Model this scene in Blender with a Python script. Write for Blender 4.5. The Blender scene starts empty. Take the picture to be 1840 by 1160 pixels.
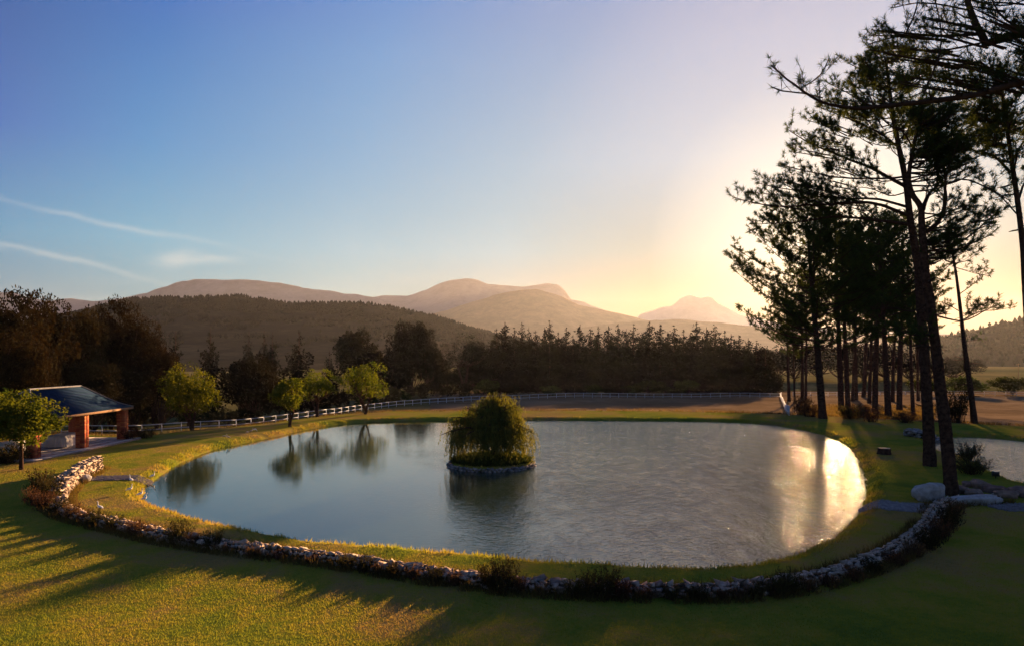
import bpy, math, random
import numpy as np
from mathutils import Vector, noise as mnoise
R = math.radians
rng = np.random.default_rng(7)
random.seed(7)
sc = bpy.context.scene
col = sc.collection

# ------------------------------------------------------------ camera, sky, sun, exposure
F, CX, HY, CH = 1227.0, 920.0, 640.0, 8.0        # focal (photo px), centre column, horizon row, eye height
cam_d = bpy.data.cameras.new('camera')
cam = bpy.data.objects.new('camera', cam_d); col.objects.link(cam)
cam_d.sensor_width = 36.0; cam_d.lens = 36.0*F/1840.0
cam_d.shift_y = (HY-580.0)/1840.0
cam_d.clip_start = 0.3; cam_d.clip_end = 30000
cam.location = (0, 0, CH); cam.rotation_euler = (R(90), 0, 0)
sc.camera = cam

SUN_AZ, SUN_EL = R(24.3), R(8.4)                  # azimuth clockwise from +Y
SD = Vector((math.sin(SUN_AZ)*math.cos(SUN_EL), math.cos(SUN_AZ)*math.cos(SUN_EL), math.sin(SUN_EL)))
sd = bpy.data.lights.new('sun', 'SUN'); sd.energy = 4.2; sd.angle = R(0.9); sd.color = (1.0, 0.60, 0.30)
sun = bpy.data.objects.new('sun', sd); col.objects.link(sun)
sun.rotation_euler = SD.to_track_quat('Z', 'Y').to_euler()

EXPO = 2.5
sc.view_settings.view_transform = 'Standard'; sc.view_settings.look = 'None'
sc.view_settings.exposure = EXPO; sc.view_settings.gamma = 1.0; sc.view_settings.use_curve_mapping = False

def lin(c):
    return tuple(((v/255)/12.92 if v/255 <= 0.04045 else ((v/255+0.055)/1.055)**2.4) for v in c)

world = bpy.data.worlds.new('World'); sc.world = world; world.use_nodes = True
wn = world.node_tree; wn.nodes.clear()
def N(t, typ, **kw):
    n = t.nodes.new(typ)
    for k, v in kw.items():
        if k in ('inp',):
            for a, b in v.items(): n.inputs[a].default_value = b
        else: setattr(n, k, v)
    return n
def math_n(t, op, a, b=None, c=None, clamp=False):
    n = t.nodes.new('ShaderNodeMath'); n.operation = op; n.use_clamp = clamp
    for i, v in enumerate((a, b, c)):
        if v is None: continue
        if hasattr(v, 'links') or hasattr(v, 'is_output'): t.links.new(v, n.inputs[i])
        else: n.inputs[i].default_value = v
    return n.outputs[0]
def mixc(t, f, a, b, mode='MIX'):
    n = t.nodes.new('ShaderNodeMix'); n.data_type = 'RGBA'; n.blend_type = mode
    for s, v in ((n.inputs[0], f), (n.inputs[6], a), (n.inputs[7], b)):
        if hasattr(v, 'is_output'): t.links.new(v, s)
        elif isinstance(v, (int, float)): s.default_value = v
        else: s.default_value = (*v, 1) if len(v) == 3 else v
    return n.outputs[2]
def ramp(t, f, stops, interp='LINEAR'):
    n = t.nodes.new('ShaderNodeValToRGB'); n.color_ramp.interpolation = interp
    e = n.color_ramp.elements
    while len(e) < len(stops): e.new(0.5)
    for q, (p, c) in zip(e, stops):
        q.position = p; q.color = (*c, 1)
    t.links.new(f, n.inputs[0]); return n.outputs[0]
tc = N(wn, 'ShaderNodeTexCoord')
sep = N(wn, 'ShaderNodeSeparateXYZ'); wn.links.new(tc.outputs['Generated'], sep.inputs[0])
el = math_n(wn, 'MAXIMUM', sep.outputs[2], 0.0)
dot = N(wn, 'ShaderNodeVectorMath', operation='DOT_PRODUCT'); wn.links.new(tc.outputs['Generated'], dot.inputs[0])
dot.inputs[1].default_value = SD
cs = dot.outputs['Value']
SKYTAB = [[(0.05, 0.25, 0.27), (0.008, 0.1808, 0.317), (0.008, 0.2186, 0.4429), (0.008, 0.0655, 0.398), (0.008, 0.05, 0.2473), (0.008, 0.05, 0.2174)], [(0.0493, 0.2189, 0.201), (0.0666, 0.2933, 0.3821), (0.0869, 0.3653, 0.5425), (0.0302, 0.2541, 0.5605), (0.006, 0.162, 0.4984), (0.006, 0.0835, 0.4562)], [(0.0703, 0.2046, 0.1478), (0.1272, 0.3463, 0.3974), (0.1893, 0.4292, 0.5611), (0.1314, 0.3609, 0.5995), (0.1055, 0.3047, 0.6086), (0.0637, 0.221, 0.5742)], [(0.08, 0.08, 0.03), (0.1108, 0.2248, 0.2271), (0.171, 0.4009, 0.5215), (0.214, 0.4073, 0.5794), (0.2022, 0.3481, 0.5777), (0.2071, 0.3004, 0.5549)], [(0.0776, 0.0485, 0.0194), (0.0679, 0.0776, 0.0485), (0.0846, 0.2502, 0.3069), (0.3126, 0.4442, 0.59), (0.4135, 0.4583, 0.6132), (0.4911, 0.4446, 0.5706)], [(0.2, 0.12, 0.06), (0.2, 0.17, 0.13), (0.48, 0.5, 0.48), (0.6, 0.62, 0.62), (0.62, 0.6, 0.66), (0.6, 0.55, 0.62)]]
CK = [.40, .62, .80, .91, .975, 1.0]; EK = [0, .075, .15, .27, .40, .50]
c = None
for k_, row_ in enumerate(SKYTAB):
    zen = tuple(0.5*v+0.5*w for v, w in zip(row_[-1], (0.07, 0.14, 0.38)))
    r_ = ramp(wn, el, [(e_, v_) for e_, v_ in zip(EK, row_)]+[(0.9, zen)])
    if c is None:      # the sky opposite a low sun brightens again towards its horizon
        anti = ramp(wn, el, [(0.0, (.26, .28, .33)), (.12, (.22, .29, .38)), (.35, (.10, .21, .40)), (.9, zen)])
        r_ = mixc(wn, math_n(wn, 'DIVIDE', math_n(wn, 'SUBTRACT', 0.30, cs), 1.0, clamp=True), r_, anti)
    c = r_ if c is None else mixc(wn, math_n(wn, 'DIVIDE', math_n(wn, 'SUBTRACT', cs, CK[k_-1]), CK[k_]-CK[k_-1], clamp=True), c, r_)
f1 = math_n(wn, 'DIVIDE', math_n(wn, 'SUBTRACT', cs, 0.50), 0.28, clamp=True)
# thin cirrus streaks, low in the west-left part of the sky
yy = math_n(wn, 'MAXIMUM', sep.outputs[1], 0.05)
uu = math_n(wn, 'DIVIDE', sep.outputs[0], yy); vv = math_n(wn, 'DIVIDE', sep.outputs[2], yy)
cv = N(wn, 'ShaderNodeCombineXYZ'); wn.links.new(uu, cv.inputs[0]); wn.links.new(vv, cv.inputs[1])
wnz = N(wn, 'ShaderNodeTexNoise', inp={'Scale': 9.0, 'Detail': 5.0, 'Roughness': 0.55}); wn.links.new(cv.outputs[0], wnz.inputs['Vector'])
mpw = N(wn, 'ShaderNodeMapping'); wn.links.new(cv.outputs[0], mpw.inputs[0]); mpw.inputs['Rotation'].default_value = (0, 0, R(14)); mpw.inputs['Scale'].default_value = (7, 40, 1)
wn2 = N(wn, 'ShaderNodeTexNoise', inp={'Scale': 1.0, 'Detail': 6.0, 'Roughness': 0.6}); wn.links.new(mpw.outputs[0], wn2.inputs['Vector'])
clouds = None
for (u0, v0, slope, half, thick, amp_) in ((-.575, .192, -.205, .17, .0040, .24), (-.67, .147, -.25, .135, .0042, .28), (-.93, .20, -.22, .15, .005, .25), (-.492, .142, .05, .030, .011, .42), (-.44, .140, .02, .032, .005, .30), (-.60, .083, .0, .09, .006, .22)):
    du = math_n(wn, 'SUBTRACT', uu, u0)
    dv = math_n(wn, 'SUBTRACT', math_n(wn, 'SUBTRACT', vv, v0), math_n(wn, 'MULTIPLY', du, slope))
    dv = math_n(wn, 'ADD', dv, math_n(wn, 'MULTIPLY', math_n(wn, 'SUBTRACT', wnz.outputs[0], 0.5), 0.022))
    q_ = math_n(wn, 'ADD', math_n(wn, 'POWER', math_n(wn, 'ABSOLUTE', math_n(wn, 'DIVIDE', du, half)), 2.0), math_n(wn, 'POWER', math_n(wn, 'ABSOLUTE', math_n(wn, 'DIVIDE', dv, thick)), 2.0))
    g_ = math_n(wn, 'MULTIPLY', math_n(wn, 'EXPONENT', math_n(wn, 'MULTIPLY', q_, -1.0)), amp_)
    clouds = g_ if clouds is None else math_n(wn, 'ADD', clouds, g_)
wisp = ramp(wn, wn2.outputs[0], [(0.30, (.25,.25,.25)), (0.62, (1,1,1))])
fy = math_n(wn, 'GREATER_THAN', sep.outputs[1], 0.05)
c = mixc(wn, math_n(wn, 'MULTIPLY', math_n(wn, 'MULTIPLY', clouds, wisp), fy, clamp=True), c, lin((240,232,218)))
# halo round the sun
h1 = math_n(wn, 'POWER', math_n(wn, 'MAXIMUM', cs, 0.0), 26.0)
h2 = math_n(wn, 'POWER', math_n(wn, 'MAXIMUM', cs, 0.0), 160.0)
halo = math_n(wn, 'ADD', math_n(wn, 'MULTIPLY', h1, 0.0), math_n(wn, 'MULTIPLY', h2, 0.40))
hc = mixc(wn, 1.0, (1.0, 0.74, 0.42), halo, 'MULTIPLY')
c = mixc(wn, 1.0, c, hc, 'ADD')
sky = N(wn, 'ShaderNodeTexSky', sky_type='NISHITA', sun_disc=False, sun_elevation=SUN_EL, sun_rotation=SUN_AZ, air_density=1.2, dust_density=1.5, ozone_density=2.0)
skyc = mixc(wn, 1.0, sky.outputs[0], (0.55, 0.55, 0.55), 'MULTIPLY')
graded = mixc(wn, 1.0, c, (10/2**EXPO,)*3, 'MULTIPLY')
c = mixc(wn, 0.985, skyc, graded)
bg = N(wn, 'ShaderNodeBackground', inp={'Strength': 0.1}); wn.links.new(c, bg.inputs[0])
wo = N(wn, 'ShaderNodeOutputWorld'); wn.links.new(bg.outputs[0], wo.inputs[0])
sc.cycles.volume_bounces = 1; sc.cycles.max_bounces = 6; sc.cycles.transparent_max_bounces = 4
sc.cycles.diffuse_bounces = 3; sc.cycles.transmission_bounces = 4; sc.cycles.glossy_bounces = 3
sc.cycles.caustics_reflective = False; sc.cycles.caustics_refractive = False
sc.cycles.use_denoising = True; sc.cycles.sample_clamp_indirect = 3.0; sc.cycles.sample_clamp_direct = 450.0

# ------------------------------------------------------------ helpers
def P(px, py, z=0.4):
    D = (CH-z)*F/(py-HY); return Vector(((px-CX)/F*D, D, z))
def PD(px, py, D): return Vector(((px-CX)/F*D, D, CH-(py-HY)/F*D))

def build(name, geo, mat, parent=None, smooth=False, loc=None):
    me = geo if isinstance(geo, bpy.types.Mesh) else geo.mesh(name, mat, smooth)
    o = bpy.data.objects.new(name, me); col.objects.link(o)
    if parent: o.parent = parent
    if loc is not None: o.location = loc
    return o
def tag(o, label=None, cat=None, group=None, kind=None):
    for k, v in (('label', label), ('category', cat), ('group', group), ('kind', kind)):
        if v: o[k] = v
    return o
def empty(name, loc, label=None, cat=None, group=None):
    o = bpy.data.objects.new(name, None); col.objects.link(o); o.location = loc
    o.empty_display_size = 0.3
    return tag(o, label, cat, group)
def copy_tree(o, parent=None):
    c = o.copy(); col.objects.link(c); c.parent = parent
    for ch in o.children: copy_tree(ch, c)
    return c

class Geo:
    def __init__(s): s.v = []; s.f = {3: [], 4: []}; s.n = 0
    def add(s, v, f):
        v = np.asarray(v, float).reshape(-1, 3); f = np.asarray(f, int)
        s.v.append(v); s.f[f.shape[1]].append(f+s.n); s.n += len(v)
    def merge(s, o, off=(0,0,0)):
        for k in (3, 4):
            for f in o.f[k]: s.f[k].append(f+s.n)
        for v in o.v: s.v.append(v+np.asarray(off))
        s.n += o.n
    def mesh(s, name, mat, smooth=False):
        me = bpy.data.meshes.new(name)
        V = np.concatenate(s.v).astype(np.float32)
        T = np.concatenate(s.f[3]) if s.f[3] else np.zeros((0, 3), int)
        Q = np.concatenate(s.f[4]) if s.f[4] else np.zeros((0, 4), int)
        me.vertices.add(len(V)); me.vertices.foreach_set('co', V.ravel())
        me.loops.add(T.size+Q.size); me.loops.foreach_set('vertex_index', np.concatenate([T.ravel(), Q.ravel()]).astype(np.int32))
        me.polygons.add(len(T)+len(Q))
        ls = np.concatenate([np.arange(len(T))*3, T.size+np.arange(len(Q))*4]).astype(np.int32)
        me.polygons.foreach_set('loop_start', ls)
        if smooth: me.polygons.foreach_set('use_smooth', np.ones(len(ls), bool))
        me.update(calc_edges=True)
        if mat: me.materials.append(mat)
        return me
    def tube(s, pts, rad, sides=6, cap=True):
        pts = np.asarray([tuple(p) for p in pts], float); n = len(pts)
        rad = np.broadcast_to(rad, (n,)) if np.ndim(rad) == 0 else np.asarray(rad, float)
        d = np.gradient(pts, axis=0); d /= np.linalg.norm(d, axis=1, keepdims=True)+1e-9
        ref = np.where(np.abs(d[:, 2:3]) > 0.8, np.array([[1., 0, 0]]), np.array([[0, 0, 1.]]))
        if np.abs(d[:, 2]).mean() > 0.6: ref = np.tile([[1., 0, 0]], (n, 1))
        elif np.abs(d[:, 2]).max() < 0.95: ref = np.tile([[0, 0, 1.]], (n, 1))
        a = np.cross(d, ref); a /= np.linalg.norm(a, axis=1, keepdims=True)+1e-9
        b = np.cross(d, a)
        th = np.arange(sides)/sides*2*math.pi
        V = pts[:, None]+rad[:, None, None]*(a[:, None]*np.cos(th)[None, :, None]+b[:, None]*np.sin(th)[None, :, None])
        i = np.arange(n-1)[:, None]*sides; j = np.arange(sides)[None]; k = (j+1) % sides
        f = np.stack([i+j, i+k, i+sides+k, i+sides+j], -1).reshape(-1, 4)
        s.add(V.reshape(-1, 3), f)
        if cap:
            for e, q in ((0, 0), (n-1, 1)):
                base = V[e]; cpt = pts[e]
                fv = np.vstack([base, cpt]); ff = [(t, (t+1) % sides, sides) if q else ((t+1) % sides, t, sides) for t in range(sides)]
                s.add(fv, ff)
    def box(s, c, size, rot=0.0):
        x, y, z = [v/2 for v in size]
        V = np.array([(a*x, b*y, d*z) for d in (-1, 1) for b in (-1, 1) for a in (-1, 1)])
        cr, sr = math.cos(rot), math.sin(rot)
        V = np.stack([V[:, 0]*cr-V[:, 1]*sr, V[:, 0]*sr+V[:, 1]*cr, V[:, 2]], 1)+np.asarray(tuple(c))
        s.add(V, [(0,2,3,1), (4,5,7,6), (0,1,5,4), (2,6,7,3), (0,4,6,2), (1,3,7,5)])
    def leaves(s, p, size, up=0.0, aspect=0.45, axis=None):
        """leaf-sized rhombic quads at points p, random directions (or along axis)"""
        p = np.asarray(p, float); n = len(p)
        if n == 0: return
        d = rng.normal(size=(n, 3)) if axis is None else np.asarray(axis)+rng.normal(size=(n, 3))*0.25
        d[:, 2] += up; d /= np.linalg.norm(d, axis=1, keepdims=True)+1e-9
        e = np.cross(d, rng.normal(size=(n, 3))); e /= np.linalg.norm(e, axis=1, keepdims=True)+1e-9
        L = (size*rng.uniform(0.6, 1.3, n))[:, None]; W = L*aspect*0.5
        V = np.stack([p, p+d*L*0.5+e*W, p+d*L, p+d*L*0.5-e*W], 1)
        s.add(V.reshape(-1, 3), np.arange(n*4).reshape(-1, 4))
    def needles(s, p, d, n, length, width, spread=0.9):
        """tufts: n thin triangles fanning from each point p round direction d"""
        p = np.repeat(np.asarray(p, float), n, 0); d = np.repeat(np.asarray(d, float), n, 0)
        m = len(p)
        if m == 0: return
        q = d+rng.normal(size=(m, 3))*spread; q /= np.linalg.norm(q, axis=1, keepdims=True)+1e-9
        e = np.cross(q, rng.normal(size=(m, 3))); e /= np.linalg.norm(e, axis=1, keepdims=True)+1e-9
        L = (length*rng.uniform(0.6, 1.15, m))[:, None]
        b = p-d*rng.uniform(0, 0.5, (m, 1))*length
        V = np.stack([b+e*width/2, b-e*width/2, b+q*L], 1)
        s.add(V.reshape(-1, 3), np.arange(m*3).reshape(-1, 3))

def smoothline(pts, n=8):
    pts = [np.asarray(tuple(p), float) for p in pts]
    P_ = [2*pts[0]-pts[1]]+pts+[2*pts[-1]-pts[-2]]
    out = []
    for i in range(1, len(P_)-2):
        a, b, c_, d = P_[i-1:i+3]
        for k in range(n):
            t = k/n
            out.append(0.5*((2*b)+(-a+c_)*t+(2*a-5*b+4*c_-d)*t*t+(-a+3*b-3*c_+d)*t**3))
    out.append(pts[-1]); return np.array(out)
def resample(pts, step):
    pts = np.asarray(pts); d = np.r_[0, np.cumsum(np.linalg.norm(np.diff(pts, axis=0), axis=1))]
    t = np.linspace(0, d[-1], max(2, int(d[-1]/step)+1))
    return np.stack([np.interp(t, d, pts[:, k]) for k in range(pts.shape[1])], 1)

# cheap vectorised value noise
_perm = np.random.default_rng(3).random((256, 256))
def vnoise(x, y, s=1.0, oct=3):
    x = np.asarray(x, float)/s+1000.3; y = np.asarray(y, float)/s+1000.7; out = 0; amp = 1; tot = 0
    for _ in range(oct):
        xi = np.floor(x).astype(int); yi = np.floor(y).astype(int); fx = x-xi; fy = y-yi
        fx = fx*fx*(3-2*fx); fy = fy*fy*(3-2*fy)
        g = lambda a, b: _perm[a % 256, b % 256]
        out = out+amp*((g(xi, yi)*(1-fx)+g(xi+1, yi)*fx)*(1-fy)+(g(xi, yi+1)*(1-fx)+g(xi+1, yi+1)*fx)*fy)
        tot += amp; amp *= 0.5; x = x*2.03+7.1; y = y*2.03+3.3
    return out/tot-0.5

# ------------------------------------------------------------ materials
def mat(name, color, rough=0.8, spec=0.2, var=0.25, scale=3.0, color2=None, bump=0.0, bscale=None, transl=0.0, tcol=None, obj_random=0.0, detail=4.0, dist=0.05):
    m = bpy.data.materials.new(name); m.use_nodes = True; t = m.node_tree; t.nodes.clear()
    co = N(t, 'ShaderNodeTexCoord').outputs['Object']
    nz = N(t, 'ShaderNodeTexNoise', inp={'Scale': scale, 'Detail': detail, 'Roughness': 0.6}); t.links.new(co, nz.inputs['Vector'])
    c2 = color2 or tuple(v*(1-var) for v in color); c1 = color if color2 else tuple(min(1, v*(1+var)) for v in color)
    cc = ramp(t, nz.outputs[0], [(0.35, c2), (0.65, c1)])
    if obj_random:
        oi = N(t, 'ShaderNodeObjectInfo')
        v = math_n(t, 'ADD', math_n(t, 'MULTIPLY', oi.outputs['Random'], obj_random*2), 1-obj_random)
        hs = N(t, 'ShaderNodeHueSaturation'); t.links.new(cc, hs.inputs['Color']); t.links.new(v, hs.inputs['Value'])
        t.links.new(math_n(t, 'ADD', math_n(t, 'MULTIPLY', oi.outputs['Random'], 0.03), 0.485), hs.inputs['Hue'])
        cc = hs.outputs[0]
    out = N(t, 'ShaderNodeOutputMaterial')
    b = N(t, 'ShaderNodeBsdfPrincipled', inp={'Roughness': rough, 'Specular IOR Level': spec}); t.links.new(cc, b.inputs['Base Color'])
    if bump:
        nb = N(t, 'ShaderNodeTexNoise', inp={'Scale': bscale or scale*4, 'Detail': 5.0, 'Roughness': 0.65}); t.links.new(co, nb.inputs['Vector'])
        bp = N(t, 'ShaderNodeBump', inp={'Strength': bump, 'Distance': dist}); t.links.new(nb.outputs[0], bp.inputs['Height']); t.links.new(bp.outputs[0], b.inputs['Normal'])
    sh = b.outputs[0]
    if transl:
        tr = N(t, 'ShaderNodeBsdfTranslucent')
        tcx = mixc(t, 1.0, cc, tcol or (1.6, 1.5, 0.8), 'MULTIPLY'); t.links.new(tcx, tr.inputs[0])
        mx = N(t, 'ShaderNodeMixShader'); mx.inputs[0].default_value = transl
        t.links.new(sh, mx.inputs[1]); t.links.new(tr.outputs[0], mx.inputs[2]); sh = mx.outputs[0]
    t.links.new(sh, out.inputs['Surface']); return m

M = {}
M['bark'] = mat('pine_bark', (0.085, 0.05, 0.035), 0.95, 0.0, scale=5, color2=(0.03, 0.018, 0.014), bump=0.8, bscale=9, dist=0.08)
M['branch'] = mat('dark_branch', (0.05, 0.032, 0.024), 0.95, 0.0)
M['needle'] = mat('pine_needles', (0.055, 0.075, 0.022), 0.6, 0.0, scale=0.5, color2=(0.025, 0.040, 0.016), transl=0.35, tcol=(1.6, 1.3, .6))
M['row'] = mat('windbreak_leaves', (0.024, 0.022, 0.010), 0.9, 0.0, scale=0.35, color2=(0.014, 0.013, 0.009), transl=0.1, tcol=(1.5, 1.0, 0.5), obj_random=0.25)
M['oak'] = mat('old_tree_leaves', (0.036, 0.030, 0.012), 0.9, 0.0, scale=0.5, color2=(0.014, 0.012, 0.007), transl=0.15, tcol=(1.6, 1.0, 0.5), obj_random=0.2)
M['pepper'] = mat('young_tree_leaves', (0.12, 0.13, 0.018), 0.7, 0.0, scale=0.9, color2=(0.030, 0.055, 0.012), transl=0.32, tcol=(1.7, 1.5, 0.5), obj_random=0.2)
M['willow'] = mat('willow_leaves', (0.115, 0.13, 0.035), 0.6, 0.0, scale=1.3, color2=(0.045, 0.07, 0.024), transl=0.4, tcol=(1.6, 1.2, 0.4))
M['shrubdark'] = mat('shrub_dark', (0.06, 0.055, 0.02), 0.8, 0.0, scale=5, color2=(0.03, 0.022, 0.012), transl=0.25, obj_random=0.35)
M['shrubred'] = mat('shrub_dry', (0.13, 0.07, 0.04), 0.85, 0.0, scale=6, color2=(0.06, 0.03, 0.02), transl=0.25, obj_random=0.3)
M['bushgreen'] = mat('bush_green', (0.045, 0.06, 0.015), 0.8, 0.0, scale=2, color2=(0.02, 0.026, 0.01), transl=0.3, obj_random=0.3)
M['weeds'] = mat('dry_weeds', (0.13, 0.10, 0.035), 0.9, 0.0, scale=0.5, color2=(0.06, 0.045, 0.02), transl=0.35, tcol=(1.5, 1.2, 0.6))
M['stone'] = mat('wall_stone', (0.38, 0.29, 0.235), 0.9, 0.0, scale=7, color2=(0.17, 0.125, 0.10), bump=0.5, bscale=22, dist=0.02, obj_random=0.3)
M['stoned'] = mat('grey_stone', (0.26, 0.24, 0.23), 0.9, 0.0, scale=5, color2=(0.15, 0.13, 0.13), bump=0.6, bscale=16, dist=0.03, obj_random=0.25)
M['boulder'] = mat('boulder', (0.40, 0.38, 0.37), 0.9, 0.0, scale=3, color2=(0.25, 0.23, 0.22), bump=0.8, bscale=9, dist=0.05)
M['redrock'] = mat('brown_rock', (0.26, 0.17, 0.13), 0.9, 0.0, scale=3, color2=(0.13, 0.09, 0.075), bump=0.7, bscale=9, dist=0.05, obj_random=0.25)
M['earth'] = mat('earth_core', (0.05, 0.036, 0.025), 1.0, 0.0, scale=3)
M['brick'] = mat('red_brick', (0.42, 0.13, 0.06), 0.9, 0.0, scale=9, color2=(0.27, 0.08, 0.045), obj_random=0.3)
M['mortar'] = mat('mortar', (0.30, 0.20, 0.15), 1.0, 0.0)
M['slate'] = mat('slate', (0.022, 0.042, 0.075), 0.85, 0.0, scale=2, color2=(0.016, 0.03, 0.055), obj_random=0.08)
M['ridge'] = mat('ridge_cap', (0.17, 0.17, 0.18), 0.8, 0.2)
M['timber'] = mat('timber', (0.24, 0.15, 0.09), 0.8, 0.0, scale=8)
M['paving'] = mat('paving', (0.40, 0.36, 0.33), 0.8, 0.0, scale=2)
M['tarp'] = mat('tarp', (0.55, 0.53, 0.50), 0.7, 0.2, var=0.08)
M['white'] = mat('white_paint', (0.46, 0.48, 0.53), 0.6, 0.3, var=0.1, scale=2)
M['bird'] = mat('white_feather', (0.78, 0.76, 0.70), 0.8, 0.2, var=0.06)
M['goose'] = mat('brown_feather', (0.26, 0.19, 0.14), 0.8, 0.2, scale=9, color2=(0.55, 0.5, 0.44))
M['beak'] = mat('beak', (0.5, 0.3, 0.06), 0.5, 0.3)
M['black'] = mat('black_plastic', (0.012, 0.012, 0.013), 0.5, 0.4)
M['wood'] = mat('cut_wood', (0.32, 0.23, 0.15), 0.9, 0.1, scale=10)

def ground_mat(name, stops, scales, bump=0.5, bs=14, mixw=0.5, sheen=0.0):
    """three noise layers mixed: broad patches, medium mottling, fine grain"""
    m = bpy.data.materials.new(name); m.use_nodes = True; t = m.node_tree; t.nodes.clear()
    co = N(t, 'ShaderNodeTexCoord').outputs['Object']
    ns = []
    for s in scales:
        n = N(t, 'ShaderNodeTexNoise', inp={'Scale': s, 'Detail': 6.0, 'Roughness': 0.62, 'Distortion': 0.4}); t.links.new(co, n.inputs['Vector']); ns.append(n.outputs[0])
    f = math_n(t, 'ADD', math_n(t, 'MULTIPLY', ns[0], 0.5), math_n(t, 'ADD', math_n(t, 'MULTIPLY', ns[1], 0.3), math_n(t, 'MULTIPLY', ns[2], 0.2)))
    cc = ramp(t, f, stops)
    b = N(t, 'ShaderNodeBsdfDiffuse'); t.links.new(cc, b.inputs['Color'])
    nb = N(t, 'ShaderNodeTexNoise', inp={'Scale': bs, 'Detail': 4.0}); t.links.new(co, nb.inputs['Vector'])
    bp = N(t, 'ShaderNodeBump', inp={'Strength': bump, 'Distance': 0.06}); t.links.new(nb.outputs[0], bp.inputs['Height']); t.links.new(bp.outputs[0], b.inputs['Normal'])
    out = N(t, 'ShaderNodeOutputMaterial'); t.links.new(b.outputs[0], out.inputs[0]); return m
LAWN_STOPS = [(0.37, (0.080, 0.115, 0.020)), (0.44, (0.125, 0.150, 0.020)), (0.50, (0.18, 0.165, 0.026)), (0.57, (0.21, 0.145, 0.055)), (0.64, (0.12, 0.12, 0.03))]
M['lawn'] = ground_mat('lawn', LAWN_STOPS, (0.09, 0.5, 6.0))
M['dirt'] = ground_mat('paddock_dirt', [(0.4, (0.10, 0.070, 0.040)), (0.5, (0.15, 0.105, 0.060)), (0.6, (0.22, 0.16, 0.10))], (0.05, 0.3, 3.0), bump=0.8)
M['field'] = ground_mat('valley_field', [(0.4, (0.05, 0.055, 0.02)), (0.5, (0.10, 0.09, 0.035)), (0.62, (0.17, 0.13, 0.06))], (0.006, 0.03, 0.4))
M['bed'] = ground_mat('pond_bed', [(0.4, (0.02, 0.025, 0.012)), (0.6, (0.05, 0.045, 0.03))], (0.5, 2, 9))
M['hill2'] = ground_mat('dry_hill', [(0.42, (0.14, 0.085, 0.045)), (0.6, (0.24, 0.15, 0.08))], (0.003, 0.015, 0.06), bump=1.0, bs=0.06)
M['hill1'] = ground_mat('wooded_hill', [(0.42, (0.022, 0.018, 0.012)), (0.5, (0.030, 0.024, 0.014)), (0.64, (0.065, 0.048, 0.028))], (0.004, 0.02, 0.09), bump=1.0, bs=0.1)
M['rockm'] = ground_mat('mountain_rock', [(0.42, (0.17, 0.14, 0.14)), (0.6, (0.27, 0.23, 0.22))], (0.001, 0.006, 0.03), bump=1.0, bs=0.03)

M['hazedrock'] = ground_mat('haze_tinted_rock', [(0.42, (0.38, 0.34, 0.31)), (0.6, (0.50, 0.45, 0.41))], (0.001, 0.006, 0.03), bump=1.0, bs=0.03)  # rock colour lightened to stand in for haze on the far right mountain

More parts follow.
